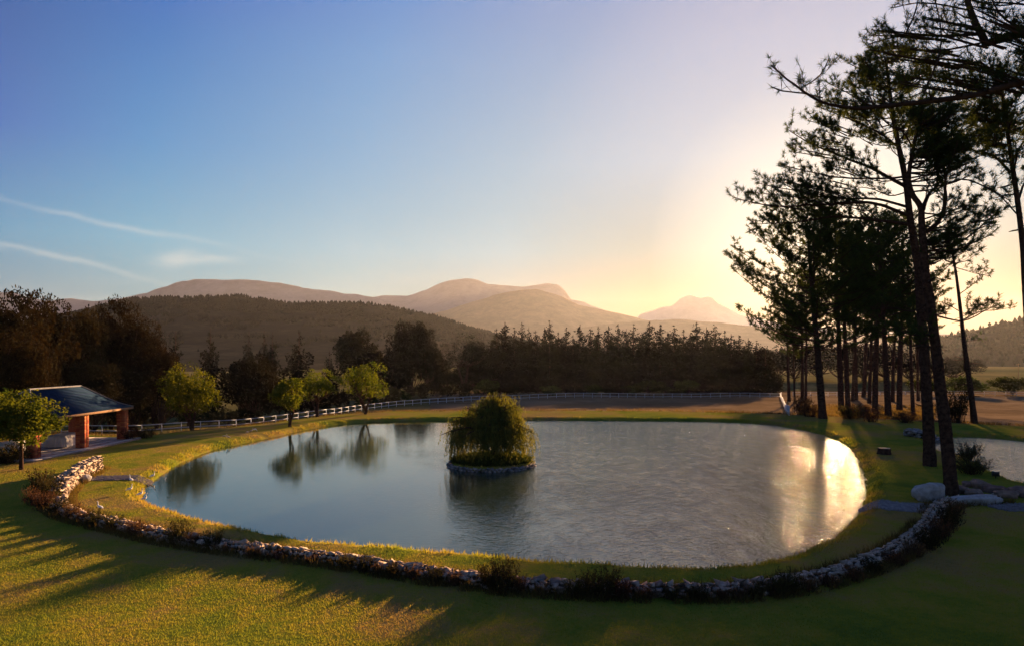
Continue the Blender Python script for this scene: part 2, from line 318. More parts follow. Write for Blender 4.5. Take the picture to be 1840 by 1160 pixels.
def water_mat():
    m = bpy.data.materials.new('water'); m.use_nodes = True; t = m.node_tree; t.nodes.clear()
    co = N(t, 'ShaderNodeTexCoord').outputs['Object']
    sp = N(t, 'ShaderNodeSeparateXYZ'); t.links.new(co, sp.inputs[0])
    wind = N(t, 'ShaderNodeTexNoise', inp={'Scale': 0.07, 'Detail': 3.0}); t.links.new(co, wind.inputs['Vector'])
    ex = math_n(t, 'ADD', sp.outputs[0], math_n(t, 'MULTIPLY', math_n(t, 'SUBTRACT', wind.outputs[0], 0.5), 22.0))
    amt = N(t, 'ShaderNodeMapRange', interpolation_type='SMOOTHSTEP'); t.links.new(ex, amt.inputs[0])
    amt.inputs[1].default_value = -9; amt.inputs[2].default_value = 16; amt.inputs[3].default_value = 0.035; amt.inputs[4].default_value = 1.0
    hs = None
    for rot, sx, sy, sc_, w in ((24, 1.0, 2.0, 2.2, 0.42), (-26, 1.0, 1.9, 4.6, 0.32), (5, 1.0, 1.6, 9.5, 0.17)):
        mp_ = N(t, 'ShaderNodeMapping'); t.links.new(co, mp_.inputs[0]); mp_.inputs['Rotation'].default_value = (0, 0, R(rot)); mp_.inputs['Scale'].default_value = (sx, sy, 1)
        n = N(t, 'ShaderNodeTexNoise', inp={'Scale': sc_, 'Detail': 2.0, 'Roughness': 0.5, 'Distortion': 0.3}); t.links.new(mp_.outputs[0], n.inputs['Vector'])
        v = math_n(t, 'MULTIPLY', n.outputs[0], w); hs = v if hs is None else math_n(t, 'ADD', hs, v)
    mg = N(t, 'ShaderNodeMapping'); t.links.new(co, mg.inputs[0]); mg.inputs['Rotation'].default_value = (0, 0, R(12)); mg.inputs['Scale'].default_value = (1.0, 0.42, 1)
    gust = N(t, 'ShaderNodeTexNoise', inp={'Scale': 1.25, 'Detail': 3.0, 'Roughness': 0.7}); t.links.new(mg.outputs[0], gust.inputs['Vector'])
    gu = ramp(t, gust.outputs[0], [(0.34, (.55,)*3), (0.64, (1.1,)*3)])
    ms = N(t, 'ShaderNodeMapping'); t.links.new(co, ms.inputs[0]); ms.inputs['Rotation'].default_value = (0, 0, R(-16)); ms.inputs['Scale'].default_value = (1.0, 1.3, 1)
    swell = N(t, 'ShaderNodeTexNoise', inp={'Scale': 0.95, 'Detail': 1.0}); t.links.new(ms.outputs[0], swell.inputs['Vector'])
    hs = math_n(t, 'ADD', math_n(t, 'MULTIPLY', hs, gu), math_n(t, 'MULTIPLY', swell.outputs[0], 0.10))
    bp = N(t, 'ShaderNodeBump', inp={'Strength': 1.0, 'Distance': 0.17})
    t.links.new(math_n(t, 'MULTIPLY', hs, amt.outputs[0]), bp.inputs['Height'])
    b = N(t, 'ShaderNodeBsdfPrincipled', inp={'Base Color': (0.020, 0.034, 0.022, 1), 'Roughness': 0.035, 'IOR': 1.45, 'Specular IOR Level': 0.75})
    t.links.new(bp.outputs[0], b.inputs['Normal'])
    out = N(t, 'ShaderNodeOutputMaterial'); t.links.new(b.outputs[0], out.inputs[0]); return m
M['water'] = water_mat()

# ------------------------------------------------------------ terrain
POND_PX = [(262,888),(268,872),(290,855),(330,830),(385,808),(440,796),(500,783),(570,768),(640,759),(720,756),(800,755),(1000,755),(1150,756),(1300,758),(1380,763),(1440,772),(1490,785),(1520,800),(1540,825),(1550,855),(1553,885),(1545,915),(1520,945),(1480,975),(1420,1003),(1350,1020),(1270,1027),(1180,1026),(1100,1020),(980,1014),(900,1007),(800,998),(700,988),(600,980),(520,970),(440,955),(380,943),(320,925),(285,912),(265,900)]
POND2_PX = [(1676,806),(1672,795),(1690,787),(1730,785),(1780,787),(1840,793),(1900,803),(1960,818),(1990,840),(1970,865),(1915,880),(1840,872),(1800,857),(1770,843),(1730,824),(1695,815)]
def closed(px):
    w = [P(x, y, 0.0)[:2] for x, y in px]; k = len(w)
    s = smoothline([(*w[i % k], 0) for i in range(-2, k+3)], 5)[10:-10]
    return s[:-1, :2] if np.linalg.norm(s[0]-s[-1]) < 1e-6 else s[:, :2]
POND, POND2 = closed(POND_PX), closed(POND2_PX)
def sdf(poly, X, Y):
    X = np.asarray(X, float); Y = np.asarray(Y, float); sh = X.shape; X = X.ravel(); Y = Y.ravel()
    lo = poly.min(0)-5; hi = poly.max(0)+5
    out = np.full(X.shape, 5.0); m = (X > lo[0]) & (X < hi[0]) & (Y > lo[1]) & (Y < hi[1])
    x, y = X[m], Y[m]; dist = np.full(x.shape, 1e9); ins = np.zeros(x.shape, bool)
    for a, b in zip(poly, np.roll(poly, -1, 0)):
        d = b-a; L = d@d+1e-12
        t = np.clip(((x-a[0])*d[0]+(y-a[1])*d[1])/L, 0, 1)
        dist = np.minimum(dist, np.hypot(x-a[0]-t*d[0], y-a[1]-t*d[1]))
        cnd = (a[1] > y) != (b[1] > y)
        ins ^= cnd & (x < (d[0])*(y-a[1])/(d[1] if abs(d[1]) > 1e-12 else 1e-12)+a[0])
    out[m] = np.where(ins, -dist, dist); return out.reshape(sh)
EDGE = [(-900,800),(-300,800),(0,796),(60,784),(134,779),(240,785),(345,772),(440,764),(500,757),(560,749),(620,743),(700,738),(860,738),(1000,737),(1200,738),(1400,743),(1500,748),(1700,759),(1900,768),(2600,775),(3500,780)]
EU = np.array([(x-CX)/F for x, _ in EDGE]); EY = np.array([7.6*F/(y-HY) for _, y in EDGE])
def edge_s(X, Y):
    Y1 = np.maximum(Y, 1.0); yb = np.interp(X/Y1, EU, EY); return Y-yb
def base_z(X, Y):
    s = np.maximum(edge_s(X, Y), 0)
    amp = np.interp(X/np.maximum(Y, 1.0), [-.40, -.27, -.17, -.05], [8.0, 6.5, 5.3, 4.6])
    z = 0.4-amp*(1-np.exp(-s/57.0))+vnoise(X, Y, 25, 3)*0.8*np.clip(s/60, 0, 1)
    near = np.clip(21-Y, 0, 200); z = z+0.045*near*(near/(near+3.0))
    z = z+vnoise(X, Y, 7, 2)*0.10*(Y < 200)
    return z
def terrain(X, Y):
    X = np.asarray(X, float); Y = np.asarray(Y, float)
    z = base_z(X, Y)
    for poly in (POND, POND2):
        d = sdf(poly, X, Y)+vnoise(X, Y, 0.9, 2)*0.35
        bank = np.where(d < 0, np.maximum(-1.2, -0.08+0.7*d), 0)
        t = np.clip(d/0.9, 0, 1); t = t**0.7
        zb = -0.08+(z+0.08)*t
        z = np.where(d < 0, bank, np.where(d < 0.9, zb, z))
    return z
def tz(x, y): return float(terrain(np.array([x]), np.array([y]))[0])
def G(px, py):
    """ground point seen at photo pixel px, py"""
    Y = np.arange(12, 900, 0.25); X = (px-CX)/F*Y
    z = base_z(X, Y); r = CH-(py-HY)/F*Y
    i = int(np.argmax(r <= z))
    return Vector((X[i], Y[i], float(z[i])))

def axis(lo, hi, a, b, fine, grow=1.22):
    c_ = list(np.arange(a, b, fine)); s = fine; v = a; L = []
    while v > lo: s *= grow; v -= s; L.append(v)
    s = fine; v = c_[-1]; H = []
    while v < hi: s *= grow; v += s; H.append(v)
    return np.array(L[::-1]+c_+H)
gx = axis(-11500, 11500, -45, 55, 0.45); gy = axis(-1500, 8800, 12, 102, 0.45, 1.12)
GX, GY = np.meshgrid(gx, gy, indexing='ij'); GZ = terrain(GX, GY)
nx, ny = GX.shape; V = np.stack([GX, GY, GZ], -1).reshape(-1, 3)
ii, jj = np.meshgrid(np.arange(nx-1), np.arange(ny-1), indexing='ij'); a = ii*ny+jj
Q = np.stack([a, a+ny, a+ny+1, a+1], -1).reshape(-1, 4)
cx = V[Q].mean(1); sdx = np.minimum(sdf(POND, cx[:, 0], cx[:, 1]), sdf(POND2, cx[:, 0], cx[:, 1]))
es = edge_s(cx[:, 0], cx[:, 1])+vnoise(cx[:, 0], cx[:, 1], 3, 2)*2
zone = np.where(sdx < -0.6, 3, np.where(es < 0.3, 0, np.where(cx[:, 1] < 235, 1, 2)))
zone[(cx[:, 1] > 260) | (cx[:, 0] < -200) | (cx[:, 0] > 250)] = 2
zone[(zone == 1) & (cx[:, 0]/np.maximum(cx[:, 1], 1) < -0.12) & (es > 6)] = 2
for zi, (nm, m_) in enumerate((('lawn', 'lawn'), ('paddock_ground', 'dirt'), ('valley_ground', 'field'), ('pond_bed', 'bed'))):
    q = Q[zone == zi]; u, inv = np.unique(q, return_inverse=True)
    g = Geo(); g.add(V[u], inv.reshape(-1, 4)); tag(build(nm, g, M[m_], smooth=True), kind='structure')
# water sheets (a little larger than the shoreline; the bank hides the rim)
def water(poly, name):
    c0 = poly.mean(0); g = Geo(); n = len(poly)
    nrm = poly-c0; o = poly+nrm/np.linalg.norm(nrm, axis=1, keepdims=True)*0.9
    vv = np.vstack([np.c_[o, np.zeros(n)], [[*c0, 0]]]); g.add(vv, [(i, (i+1) % n, n) for i in range(n)])
    tag(build(name, g, M['water']), kind='structure')
water(POND, 'pond_water'); water(POND2, 'small_pond_water')

# ------------------------------------------------------------ hills and mountains
def mountain(name, prof, D, foot, mat_, rough=1.0, seed=0, back=1.3, step=6):
    """prof: ridge line (photo px) at distance D; the slope comes down towards the viewer to 'foot' distance"""
    px = np.arange(prof[0][0], prof[-1][0]+1, step, dtype=float)
    xs = [p[0] for p in prof]; ys = [p[1] for p in prof]
    h = CH-(np.interp(px, xs, ys)-HY)/F*D
    h = h+vnoise(px+seed*77, px*0+seed*13, 22, 5)*D*0.0062*rough*np.clip((h+5)/120, 0, 1)
    X0 = (px-CX)/F*D
    T_ = np.r_[np.linspace(0, 1, 46), np.linspace(1.05, 2, 10)]
    g = Geo(); rows = []
    for t in T_:
        Y = foot+(D-foot)*t if t <= 1 else D+(D-foot)*0.5*back*(t-1)
        k = (t**1.25 if t <= 1 else 1-(t-1)**1.1)
        z = -8+(h+8)*k
        rug = vnoise(X0+seed*500, np.full_like(X0, Y*1.0), D*0.035, 4)*D*0.020*rough*min(k, 1)*4*abs(k)*(1-min(abs(k), 1))*1.6
        X = X0*(0.9+0.1*min(t, 1))
        rows.append(np.stack([X, np.full_like(X, Y), z+rug], 1))
    V_ = np.concatenate(rows); n = len(px)
    i, j = np.meshgrid(np.arange(len(T_)-1), np.arange(n-1), indexing='ij'); a_ = i*n+j
    g.add(V_, np.stack([a_, a_+1, a_+n+1, a_+n], -1).reshape(-1, 4))
    tag(build(name, g, mat_, smooth=True), kind='structure'); return rows
mountain('pale_right_mountain', [(1080,640),(1120,600),(1150,565),(1185,553),(1205,552),(1225,535),(1240,528),(1255,534),(1275,532),(1290,545),(1340,568),(1420,585),(1500,590),(1600,596),(1800,600),(1950,640)], 7700, 6400, M['hazedrock'], 0.7, 5)
mountain('left_far_mountain', [(-400,600),(-200,560),(-80,538),(0,526),(20,527),(60,536),(90,541),(130,536),(165,541),(230,535),(260,527),(300,540),(420,560),(520,640)], 6800, 5400, M['rockm'], 0.7, 2)
mountain('left_mountain_range', [(120,600),(200,541),(230,533),(260,527),(280,519),(300,515),(320,507),(350,502),(400,502),(430,501),(470,505),(510,510),(545,518),(580,521),(620,527),(650,530),(672,533),(700,545),(760,580),(820,620),(840,640)], 5900, 4600, M['rockm'], 0.6, 1)
mountain('middle_mountain_range', [(600,600),(640,541),(665,535),(690,531),(735,531),(765,521),(785,511),(810,503),(838,500),(855,501),(878,511),(905,513),(935,515),(965,512),(985,509),(1002,511),(1015,521),(1025,538),(1050,543),(1075,553),(1110,566),(1150,575),(1250,600),(1350,640)], 6800, 5200, M['rockm'], 0.6, 3)
mountain('orange_hill', [(620,640),(700,590),(770,565),(800,558),(840,546),(880,533),(915,524),(940,520),(965,519),(985,525),(1010,533),(1040,548),(1080,556),(1120,565),(1160,574),(1200,582),(1300,600),(1420,640)], 5300, 4000, M['hill2'], 0.5, 4)
mountain('low_hill', [(920,640),(980,610),(1050,588),(1120,578),(1180,574),(1240,574),(1300,580),(1400,590),(1600,600),(1750,600),(1900,612),(2100,640)], 4300, 3200, M['hill2'], 0.5, 6)
hill_rows = mountain('wooded_hill', [(-300,620),(0,590),(120,570),(200,546),(250,537),(300,535),(340,535),(400,534),(430,532),(470,538),(500,543),(560,546),(620,546),(650,546),(690,551),(740,560),(790,571),(840,588),(900,605),(1000,625),(1150,640)], 1450, 720, M['hill1'], 0.5, 7, step=4)
right_rows = mountain('misty_right_hill', [(1500,640),(1600,622),(1700,606),(1760,592),(1800,580),(1840,576),(1900,560),(2000,545),(2200,530),(2400,560),(2700,640)], 1300, 640, M['hill1'], 0.5, 9, step=4)
def scatter_forest(rows, name, n, hgt, bare, label):
    R_ = np.stack(rows[:50]); ni, nj = R_.shape[:2]
    i = (np.sqrt(rng.uniform(0.05, 1, n))*45).clip(0, 45); j = rng.uniform(0, nj-1, n)
    keep = (vnoise(i*3, j*0.5, 6, 2) > bare-(i/45-0.5)*0.6) | (i > 44)
    i = i[keep]; j = j[keep]; i0 = np.minimum(i.astype(int), 44); j0 = np.minimum(j.astype(int), nj-2)
    fi = (i-i0)[:, None]; fj = (j-j0)[:, None]
    p = (R_[i0, j0]*(1-fj)+R_[i0, j0+1]*fj)*(1-fi)+(R_[i0+1, j0]*(1-fj)+R_[i0+1, j0+1]*fj)*fi
    m = len(p); h = hgt*rng.uniform(0.5, 1.15, m); w = h*rng.uniform(0.22, 0.42, m)
    th = rng.uniform(0, 6.28, m)[:, None]+np.arange(5)[None]/5*6.283
    mid_ = p[:, None]+np.stack([np.cos(th)*w[:, None], np.sin(th)*w[:, None], np.broadcast_to((h*rng.uniform(0.3, 0.5, m))[:, None], th.shape)], -1)
    top = p+np.stack([0*h, 0*h, h], 1); bot = p-np.array([0, 0, 1.5])
    V_ = np.concatenate([mid_, top[:, None], bot[:, None]], 1).reshape(-1, 3)
    b = (np.arange(m)*7)[:, None, None]; k = np.arange(5)
    f = np.concatenate([np.stack([k, (k+1) % 5, np.full(5, 5)], 1), np.stack([(k+1) % 5, k, np.full(5, 6)], 1)])
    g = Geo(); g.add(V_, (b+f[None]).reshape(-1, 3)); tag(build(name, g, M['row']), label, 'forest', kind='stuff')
scatter_forest(hill_rows, 'hill_forest', 22000, 7.5, 0.10, 'dark forest covering the brown wooded hill')
scatter_forest(right_rows, 'misty_forest', 3500, 10, -0.1, 'hazy woodland on the hill at the right edge')

# haze box
g = Geo(); g.box((0, 4000, 403), (24000, 11400, 826))
hz = build('haze', g, None); hz['kind'] = 'stuff'; hz['label'] = 'thin golden evening haze over the valley'
hm = bpy.data.materials.new('haze'); hm.use_nodes = True; t = hm.node_tree; t.nodes.clear()
pv = N(t, 'ShaderNodeVolumePrincipled', inp={'Color': (0.88, 0.90, 0.95, 1), 'Density': 0.0000195, 'Anisotropy': 0.48})
ho = N(t, 'ShaderNodeOutputMaterial'); t.links.new(pv.outputs[0], ho.inputs['Volume']); hz.data.materials.append(hm)

# ------------------------------------------------------------ tree builders
def blob_points(blobs, n, shell=0.55, gap=0.0, gs=1.2):
    """points in a union of ellipsoids (cx,cy,cz,rx,ry,rz), denser near the outer shell, with holes"""
    w = np.array([b[3]*b[4]*b[5] for b in blobs])**0.8; w /= w.sum()
    idx = rng.choice(len(blobs), n, p=w); B = np.array(blobs)[idx]
    d = rng.normal(size=(n, 3)); d /= np.linalg.norm(d, axis=1, keepdims=True)
    r = np.where(rng.random(n) < shell, rng.uniform(0.8, 1.04, n), rng.uniform(0, 1, n)**(1/3))
    p = B[:, :3]+d*r[:, None]*B[:, 3:]
    if gap:
        k = vnoise(p[:, 0]+p[:, 2]*0.7, p[:, 2]+p[:, 1]*0.6, gs, 2)
        p = p[k > gap]
    return p
def rand_blobs(n, c, r, br, seed, flat=0.8, low=-0.6):
    q = np.random.default_rng(seed); out = []
    for _ in range(n):
        while True:
            d = q.normal(size=3); d /= np.linalg.norm(d)
            if d[2] > low: break
        s = q.uniform(0.45, 0.88)
        b = br*q.uniform(0.7, 1.25)
        out.append((c[0]+d[0]*r[0]*s, c[1]+d[1]*r[1]*s, c[2]+d[2]*r[2]*s, b, b, b*flat))
    return out
def limbs_to(g, base, blobs, r0, sides=5):
    for b in blobs:
        e = np.array(b[:3]); s = np.array(base); m = (s+e)/2; m[2] -= np.linalg.norm(e-s)*0.08; m[:2] += rng.normal(size=2)*0.12*np.linalg.norm(e-s)
        pts = smoothline([s, m, e], 4); g.tube(pts, np.linspace(r0, r0*0.25, len(pts)), sides, cap=False)

def broad_tree_mesh(H, W, seed, leaf, n, trunk_frac=0.25, nb=12, gap=-0.08, mat_='oak', shell=0.6, fork=1, flat=0.8, br=None):
    tg, cg = Geo(), Geo(); th = H*trunk_frac
    c_ = (0, 0, th+(H-th)*0.5); r = (W/2, W/2, (H-th)/2)
    blobs = rand_blobs(nb, c_, r, br or min(W, H)*0.235, seed, flat)
    q = np.random.default_rng(seed)
    for k in range(fork):
        a = q.uniform(0, 6.28); off = 0.0 if fork == 1 else 0.12*W
        top = np.array([math.cos(a)*off, math.sin(a)*off, th*1.25])
        pts = smoothline([(0.0+0.05*k, 0, -0.3), (math.cos(a)*off*0.3, math.sin(a)*off*0.3, th*0.5), top], 4)
        tg.tube(pts, np.linspace(H*0.028, H*0.017, len(pts)), 7)
        limbs_to(tg, top, blobs[k::fork], H*0.012)
    p = blob_points(blobs, n, shell, gap, W*0.12)
    cg.leaves(p, leaf, aspect=0.6)
    return tg.mesh('trunk', M['bark'], True), cg.mesh('crown', M[mat_])
def make_tree(name, meshes, loc, label, cat='tree', group=None, rot=0.0, scale=(1, 1, 1)):
    e = empty(name, loc, label, cat, group); e.rotation_euler = (0, 0, rot); e.scale = scale
    build('trunk', meshes[0], None, e); build('crown', meshes[1], None, e); return e

def column_tree_mesh(H, W, seed, n, leaf, shape=0.8, mat_='row', low=0.08):
    """upright tree: lumpy column narrowing to a pointed top"""
    q = np.random.default_rng(seed); tg, cg = Geo(), Geo(); bl = []
    tg.tube([(0, 0, -0.4), (0.1, 0, H*0.5), (0, 0.1, H*0.96)], [H*0.016, H*0.011, H*0.003], 6)
    z = H*low
    while z < H*0.97:
        t = z/H; r = W/2*min(1.0, (1-t)*1.55+0.04)**shape*(0.7+0.55*q.random())
        k = 3 if t < 0.75 else 2 if t < 0.9 else 1
        for _ in range(k):
            a = q.uniform(0, 6.28); o = r*(0.5 if k > 1 else 0.12)
            b = (math.cos(a)*o, math.sin(a)*o, z+q.uniform(-.3, .3), r*0.62, r*0.62, max(r*0.7, H*0.045)); bl.append(b)
            tg.tube([(0, 0, z-0.3), b[:3]], [0.07, 0.03], 3, False)
        z += H*0.055
    p = blob_points(bl, n, 0.6, -0.14, 0.9)
    cg.leaves(p, leaf, up=0.5, aspect=0.5)
    return tg.mesh('trunk', M['bark'], True), cg.mesh('crown', M[mat_])

def branchy(g, cg, pts, r0, r1, sub=0.45, sublen=1.6, tuft=(10, 0.28, 0.022), start=0.3, dens=1.0, upb=0.25, tip=True, depth=1, keep_plane=0.0, sides=6):
    """a limb with side branches, twigs and needle tufts"""
    pts = smoothline(pts, 5); pts = resample(pts, 0.35)
    wob = rng.normal(size=pts.shape)*0.018; wob[0] = 0; pts = pts+np.cumsum(wob, 0)*0.6
    n = len(pts); rad = np.linspace(r0, r1, n); g.tube(pts, rad, sides, False)
    L = np.linalg.norm(np.diff(pts, axis=0), axis=1).sum()
    tp, td = [], []
    k = max(2, int(L/sub*dens))
    for t in np.linspace(start, 0.98, k)+rng.uniform(-.02, .02, k):
        t = min(max(t, 0), 0.99); i = min(int(t*(n-1)), n-2); p = pts[i]; d = pts[i+1]-pts[i]; d /= np.linalg.norm(d)+1e-9
        s = np.cross(d, rng.normal(size=3)); s /= np.linalg.norm(s)+1e-9
        s[2] = abs(s[2])*0.6+upb*rng.uniform(-0.4, 1.2)
        dr = d*rng.uniform(0.5, 1.0)+s*rng.uniform(0.7, 1.1); dr /= np.linalg.norm(dr)
        l = sublen*rng.uniform(0.5, 1.1)*(1-0.45*t)
        q = np.array([p, p+dr*l*0.5+[0, 0, -0.03*l], p+dr*l+[0, 0, 0.12*l]])
        rr = max(rad[i]*0.45, 0.012)
        g.tube(q, [rr, rr*0.7, 0.010], 3, False)
        m = max(2, int(l/0.28))
        for u in np.linspace(0.35, 1, m):
            bp = q[0]*(1-u)+q[2]*u; e = dr+rng.normal(size=3)*0.7; e[2] += 0.35; e /= np.linalg.norm(e)
            tl = rng.uniform(0.12, 0.4); ep = bp+e*tl
            if depth: g.tube([bp, ep], [0.010, 0.006], 3, False)
            tp.append(ep); td.append(e)
        tp.append(q[2]); td.append(dr)
    if tip: tp.append(pts[-1]); td.append(pts[-1]-pts[-2])
    tp = np.array(tp); td = np.array(td); td /= np.linalg.norm(td, axis=1, keepdims=True)+1e-9
    cg.needles(tp, td, tuft[0], tuft[1], tuft[2])

def pine_mesh(H, W, seed, trunk_r, bare=0.55, nl=34, tuft=(9, 0.42, 0.05), lean=(0, 0), sublen=2.0, dead=6):
    tg, cg = Geo(), Geo(); q = np.random.default_rng(seed)
    tp = smoothline([(0, 0, -0.5), (lean[0]*0.3, lean[1]*0.3, H*0.3), (lean[0]*0.8+0.2, lean[1]*.8, H*0.65), (lean[0], lean[1], H)], 6)
    rad = np.linspace(1, 0.12, len(tp))**0.8*trunk_r; rad[0] *= 1.3; tg.tube(tp, rad, 9)
    lg = Geo()
    def at(z):
        i = np.searchsorted(tp[:, 2], z); i = min(max(i, 1), len(tp)-1); a_ = tp[i-1]; b_ = tp[i]; u = (z-a_[2])/(b_[2]-a_[2]+1e-9); return a_+(b_-a_)*u
    for k in range(nl):
        t = k/(nl-1); z = H*(bare+(0.985-bare)*t); ang = k*2.4+q.uniform(-.5, .5)
        l = W/2*(1-((t-0.35)/0.68)**2*0.8 if t > 0.35 else 0.75+t*0.7)*q.uniform(0.65, 1.1); l = max(l, 0.8)
        e = q.uniform(0.0, 0.35)+0.5*t
        s = at(z); d = np.array([math.cos(ang)*math.cos(e), math.sin(ang)*math.cos(e), math.sin(e)])
        branchy(lg, cg, [s, s+d*l*0.5+[0, 0, -0.05*l], s+d*l+[0, 0, 0.12*l]], trunk_r*0.28*(1-0.6*t), 0.02, 0.42, sublen, tuft, 0.3, depth=0, sides=5)
    for k in range(dead):
        z = H*q.uniform(0.2, bare); ang = q.uniform(0, 6.28); s = at(z); l = q.uniform(0.6, 2.2)
        lg.tube(smoothline([s, s+np.array([math.cos(ang)*l*.6, math.sin(ang)*l*.6, l*0.1]), s+np.array([math.cos(ang)*l, math.sin(ang)*l, l*q.uniform(-.3, .5)])], 3), np.linspace(0.07, 0.02, 7), 4, False)
    return tg.mesh('trunk', M['bark'], True), lg.mesh('branches', M['branch']), cg.mesh('crown', M['needle'])

# ------------------------------------------------------------ windbreak row beyond the paddock
NUMW = ['first','second','third','fourth','fifth','sixth','seventh','eighth','ninth','tenth','eleventh','twelfth','thirteenth','fourteenth','fifteenth','sixteenth','seventeenth','eighteenth','nineteenth','twentieth','twenty-first','twenty-second','twenty-third','twenty-fourth','twenty-fifth','twenty-sixth','twenty-seventh','twenty-eighth','twenty-ninth','thirtieth','thirty-first','thirty-second','thirty-third','thirty-fourth','thirty-fifth','thirty-sixth','thirty-seventh','thirty-eighth','thirty-ninth','fortieth']
colv = [column_tree_mesh(24, w, s, 8000, 0.75, sh, low=0.02) for s, w, sh in ((1, 7.6, 0.75), (2, 6.4, 0.9), (3, 8.2, 0.7), (4, 6.0, 1.0), (5, 7.0, 0.8))]
ROWT = [(893,588,1.0),(908,577,1.25),(925,590,.9),(938,577,.9),(950,586,.6),(963,592,.9),(978,586,.8),(988,578,.9),(1003,595,.9),(1017,586,.85),(1030,600,.9),(1042,581,1.1),(1061,589,1.1),(1075,585,1.0),(1094,584,1.1),(1111,580,1.0),(1125,589,.9),(1139,584,1.1),(1153,596,.9),(1166,576,1.15),(1186,580,1.0),(1199,594,.9),(1212,586,1.1),(1228,590,1.0),(1240,596,.9),(1252,577,1.2),(1270,586,1.0),(1285,584,1.1),(1302,592,1.0),(1314,598,1.0),(1328,600,1.1),(1345,606,1.1),(1360,613,1.2),(1376,625,1.2)]
for k, (x, y, w) in enumerate(ROWT):
    D = 228+rng.uniform(-5, 5); X = (x-CX)/F*D; z0 = tz(X, D); top = CH-(y-HY)/F*D; s = (top-z0)/24
    nm = 'tall' if y < 581 else 'short' if y > 593 else 'mid-height'
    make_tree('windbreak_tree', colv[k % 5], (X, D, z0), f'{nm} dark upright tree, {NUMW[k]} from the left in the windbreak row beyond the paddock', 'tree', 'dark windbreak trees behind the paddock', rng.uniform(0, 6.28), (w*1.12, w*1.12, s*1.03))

# ------------------------------------------------------------ mid-distance trees on the left and centre
def px_tree(name, meshes, H0, W0, x, top, D, wpx, label, cat='tree', group=None, rot=None):
    X = (x-CX)/F*D; z0 = tz(X, D); H = CH-(top-HY)/F*D-z0; W = wpx/F*D
    return make_tree(name, meshes, (X, D, z0), label, cat, group, rng.uniform(0, 6.28) if rot is None else rot, (W/W0, W/W0, H/H0))
oakv = [broad_tree_mesh(22, 18, s, 0.62, 21000, 0.07, 26, -0.16, 'oak', 0.5, fork=2) for s in (11, 12, 13)]
for k, (x, top, D, w, lb) in enumerate([
    (-60,520,92,150,'broad dark tree half cut off at the left edge behind the pavilion'),(18,527,88,125,'tall dark tree with feathery top at the left edge of the woodland'),
    (72,531,96,110,'dark rounded tree rising behind the left half of the pavilion roof'),(140,536,104,105,'dark tree directly above the pavilion ridge in the left woodland'),
    (200,541,112,90,'reddish brown tree right of the one above the pavilion ridge'),(246,572,110,95,'rounded russet tree on the right flank of the left woodland'),
    (282,612,108,62,'lowest rightmost tree of the left woodland beside a slim conifer'),(30,600,78,110,'lower dark tree behind the young green tree by the pavilion')]):
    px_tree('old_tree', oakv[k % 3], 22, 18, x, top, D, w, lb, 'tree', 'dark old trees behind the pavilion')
conv = [column_tree_mesh(20, 6, s, 4500, 0.7, 0.95, low=0.02) for s in (21, 22)]
for k, (x, top, w, D, lb) in enumerate([
    (316,596,30,190,'slim dark conifer just right of the left woodland'),(378,590,34,200,'pointed reddish conifer standing alone above the fence'),
    (447,596,30,210,'slim conifer rising behind the left of the round dark tree'),(475,595,22,215,'narrowest conifer in the pair behind the round dark tree'),
    (490,597,24,215,'right-hand conifer of the pair behind the round dark tree'),(537,598,46,205,'wide pointed conifer above the two young trees'),(592,632,24,230,'small distant conifer between the wide one and the dark clump')]):
    px_tree('conifer', conv[k % 2], 20, 6, x, top-7, D-30, w*1.25, lb, 'conifer', 'pointed conifers beyond the fence')
roundm = broad_tree_mesh(12, 10, 31, 0.42, 15000, 0.02, 24, -0.3, 'row', 0.5)
px_tree('round_tree', roundm, 12, 10, 455, 636, 128, 98, 'round bushy dark tree in front of the conifer pair', 'tree')
clumpv = [broad_tree_mesh(20, 13, s, 0.8, 13000, 0.03, 22, -0.2, 'row', 0.5, flat=1.1) for s in (41, 42)]
px_tree('dark_tree', clumpv[0], 20, 13, 645, 596, 215, 78, 'ragged dark tree behind the rightmost young green tree')
px_tree('dark_tree', clumpv[1], 20, 13, 700, 640, 205, 70, 'low dark tree filling the gap behind the young green tree')
for x, top, w, lb in ((714,582,44,'left peak of the tall dark three-topped clump'),(740,580,52,'middle peak of the tall dark three-topped clump'),(768,592,40,'right peak of the tall dark three-topped clump')):
    px_tree('dark_tree', clumpv[(x//10) % 2], 20, 13, x, top, 212, w, lb, 'tree', 'three dark trees standing close together')
umb = broad_tree_mesh(17, 19, 51, 0.5, 8000, 0.42, 18, -0.08, 'row', 0.5, fork=2, flat=0.6)
px_tree('spreading_tree', umb, 17, 19, 835, 611, 205, 108, 'spreading flat-topped tree with leaning trunk left of the windbreak row')
px_tree('dark_tree', clumpv[1], 20, 13, 800, 648, 236, 70, 'low dark tree seen under the left half of the spreading tree')
px_tree('dark_tree', clumpv[0], 20, 13, 852, 644, 238, 66, 'low dark tree seen under the right half of the spreading tree')
px_tree('dark_tree', clumpv[0], 20, 13, 885, 628, 215, 60, 'low dark tree between the spreading tree and the windbreak row')

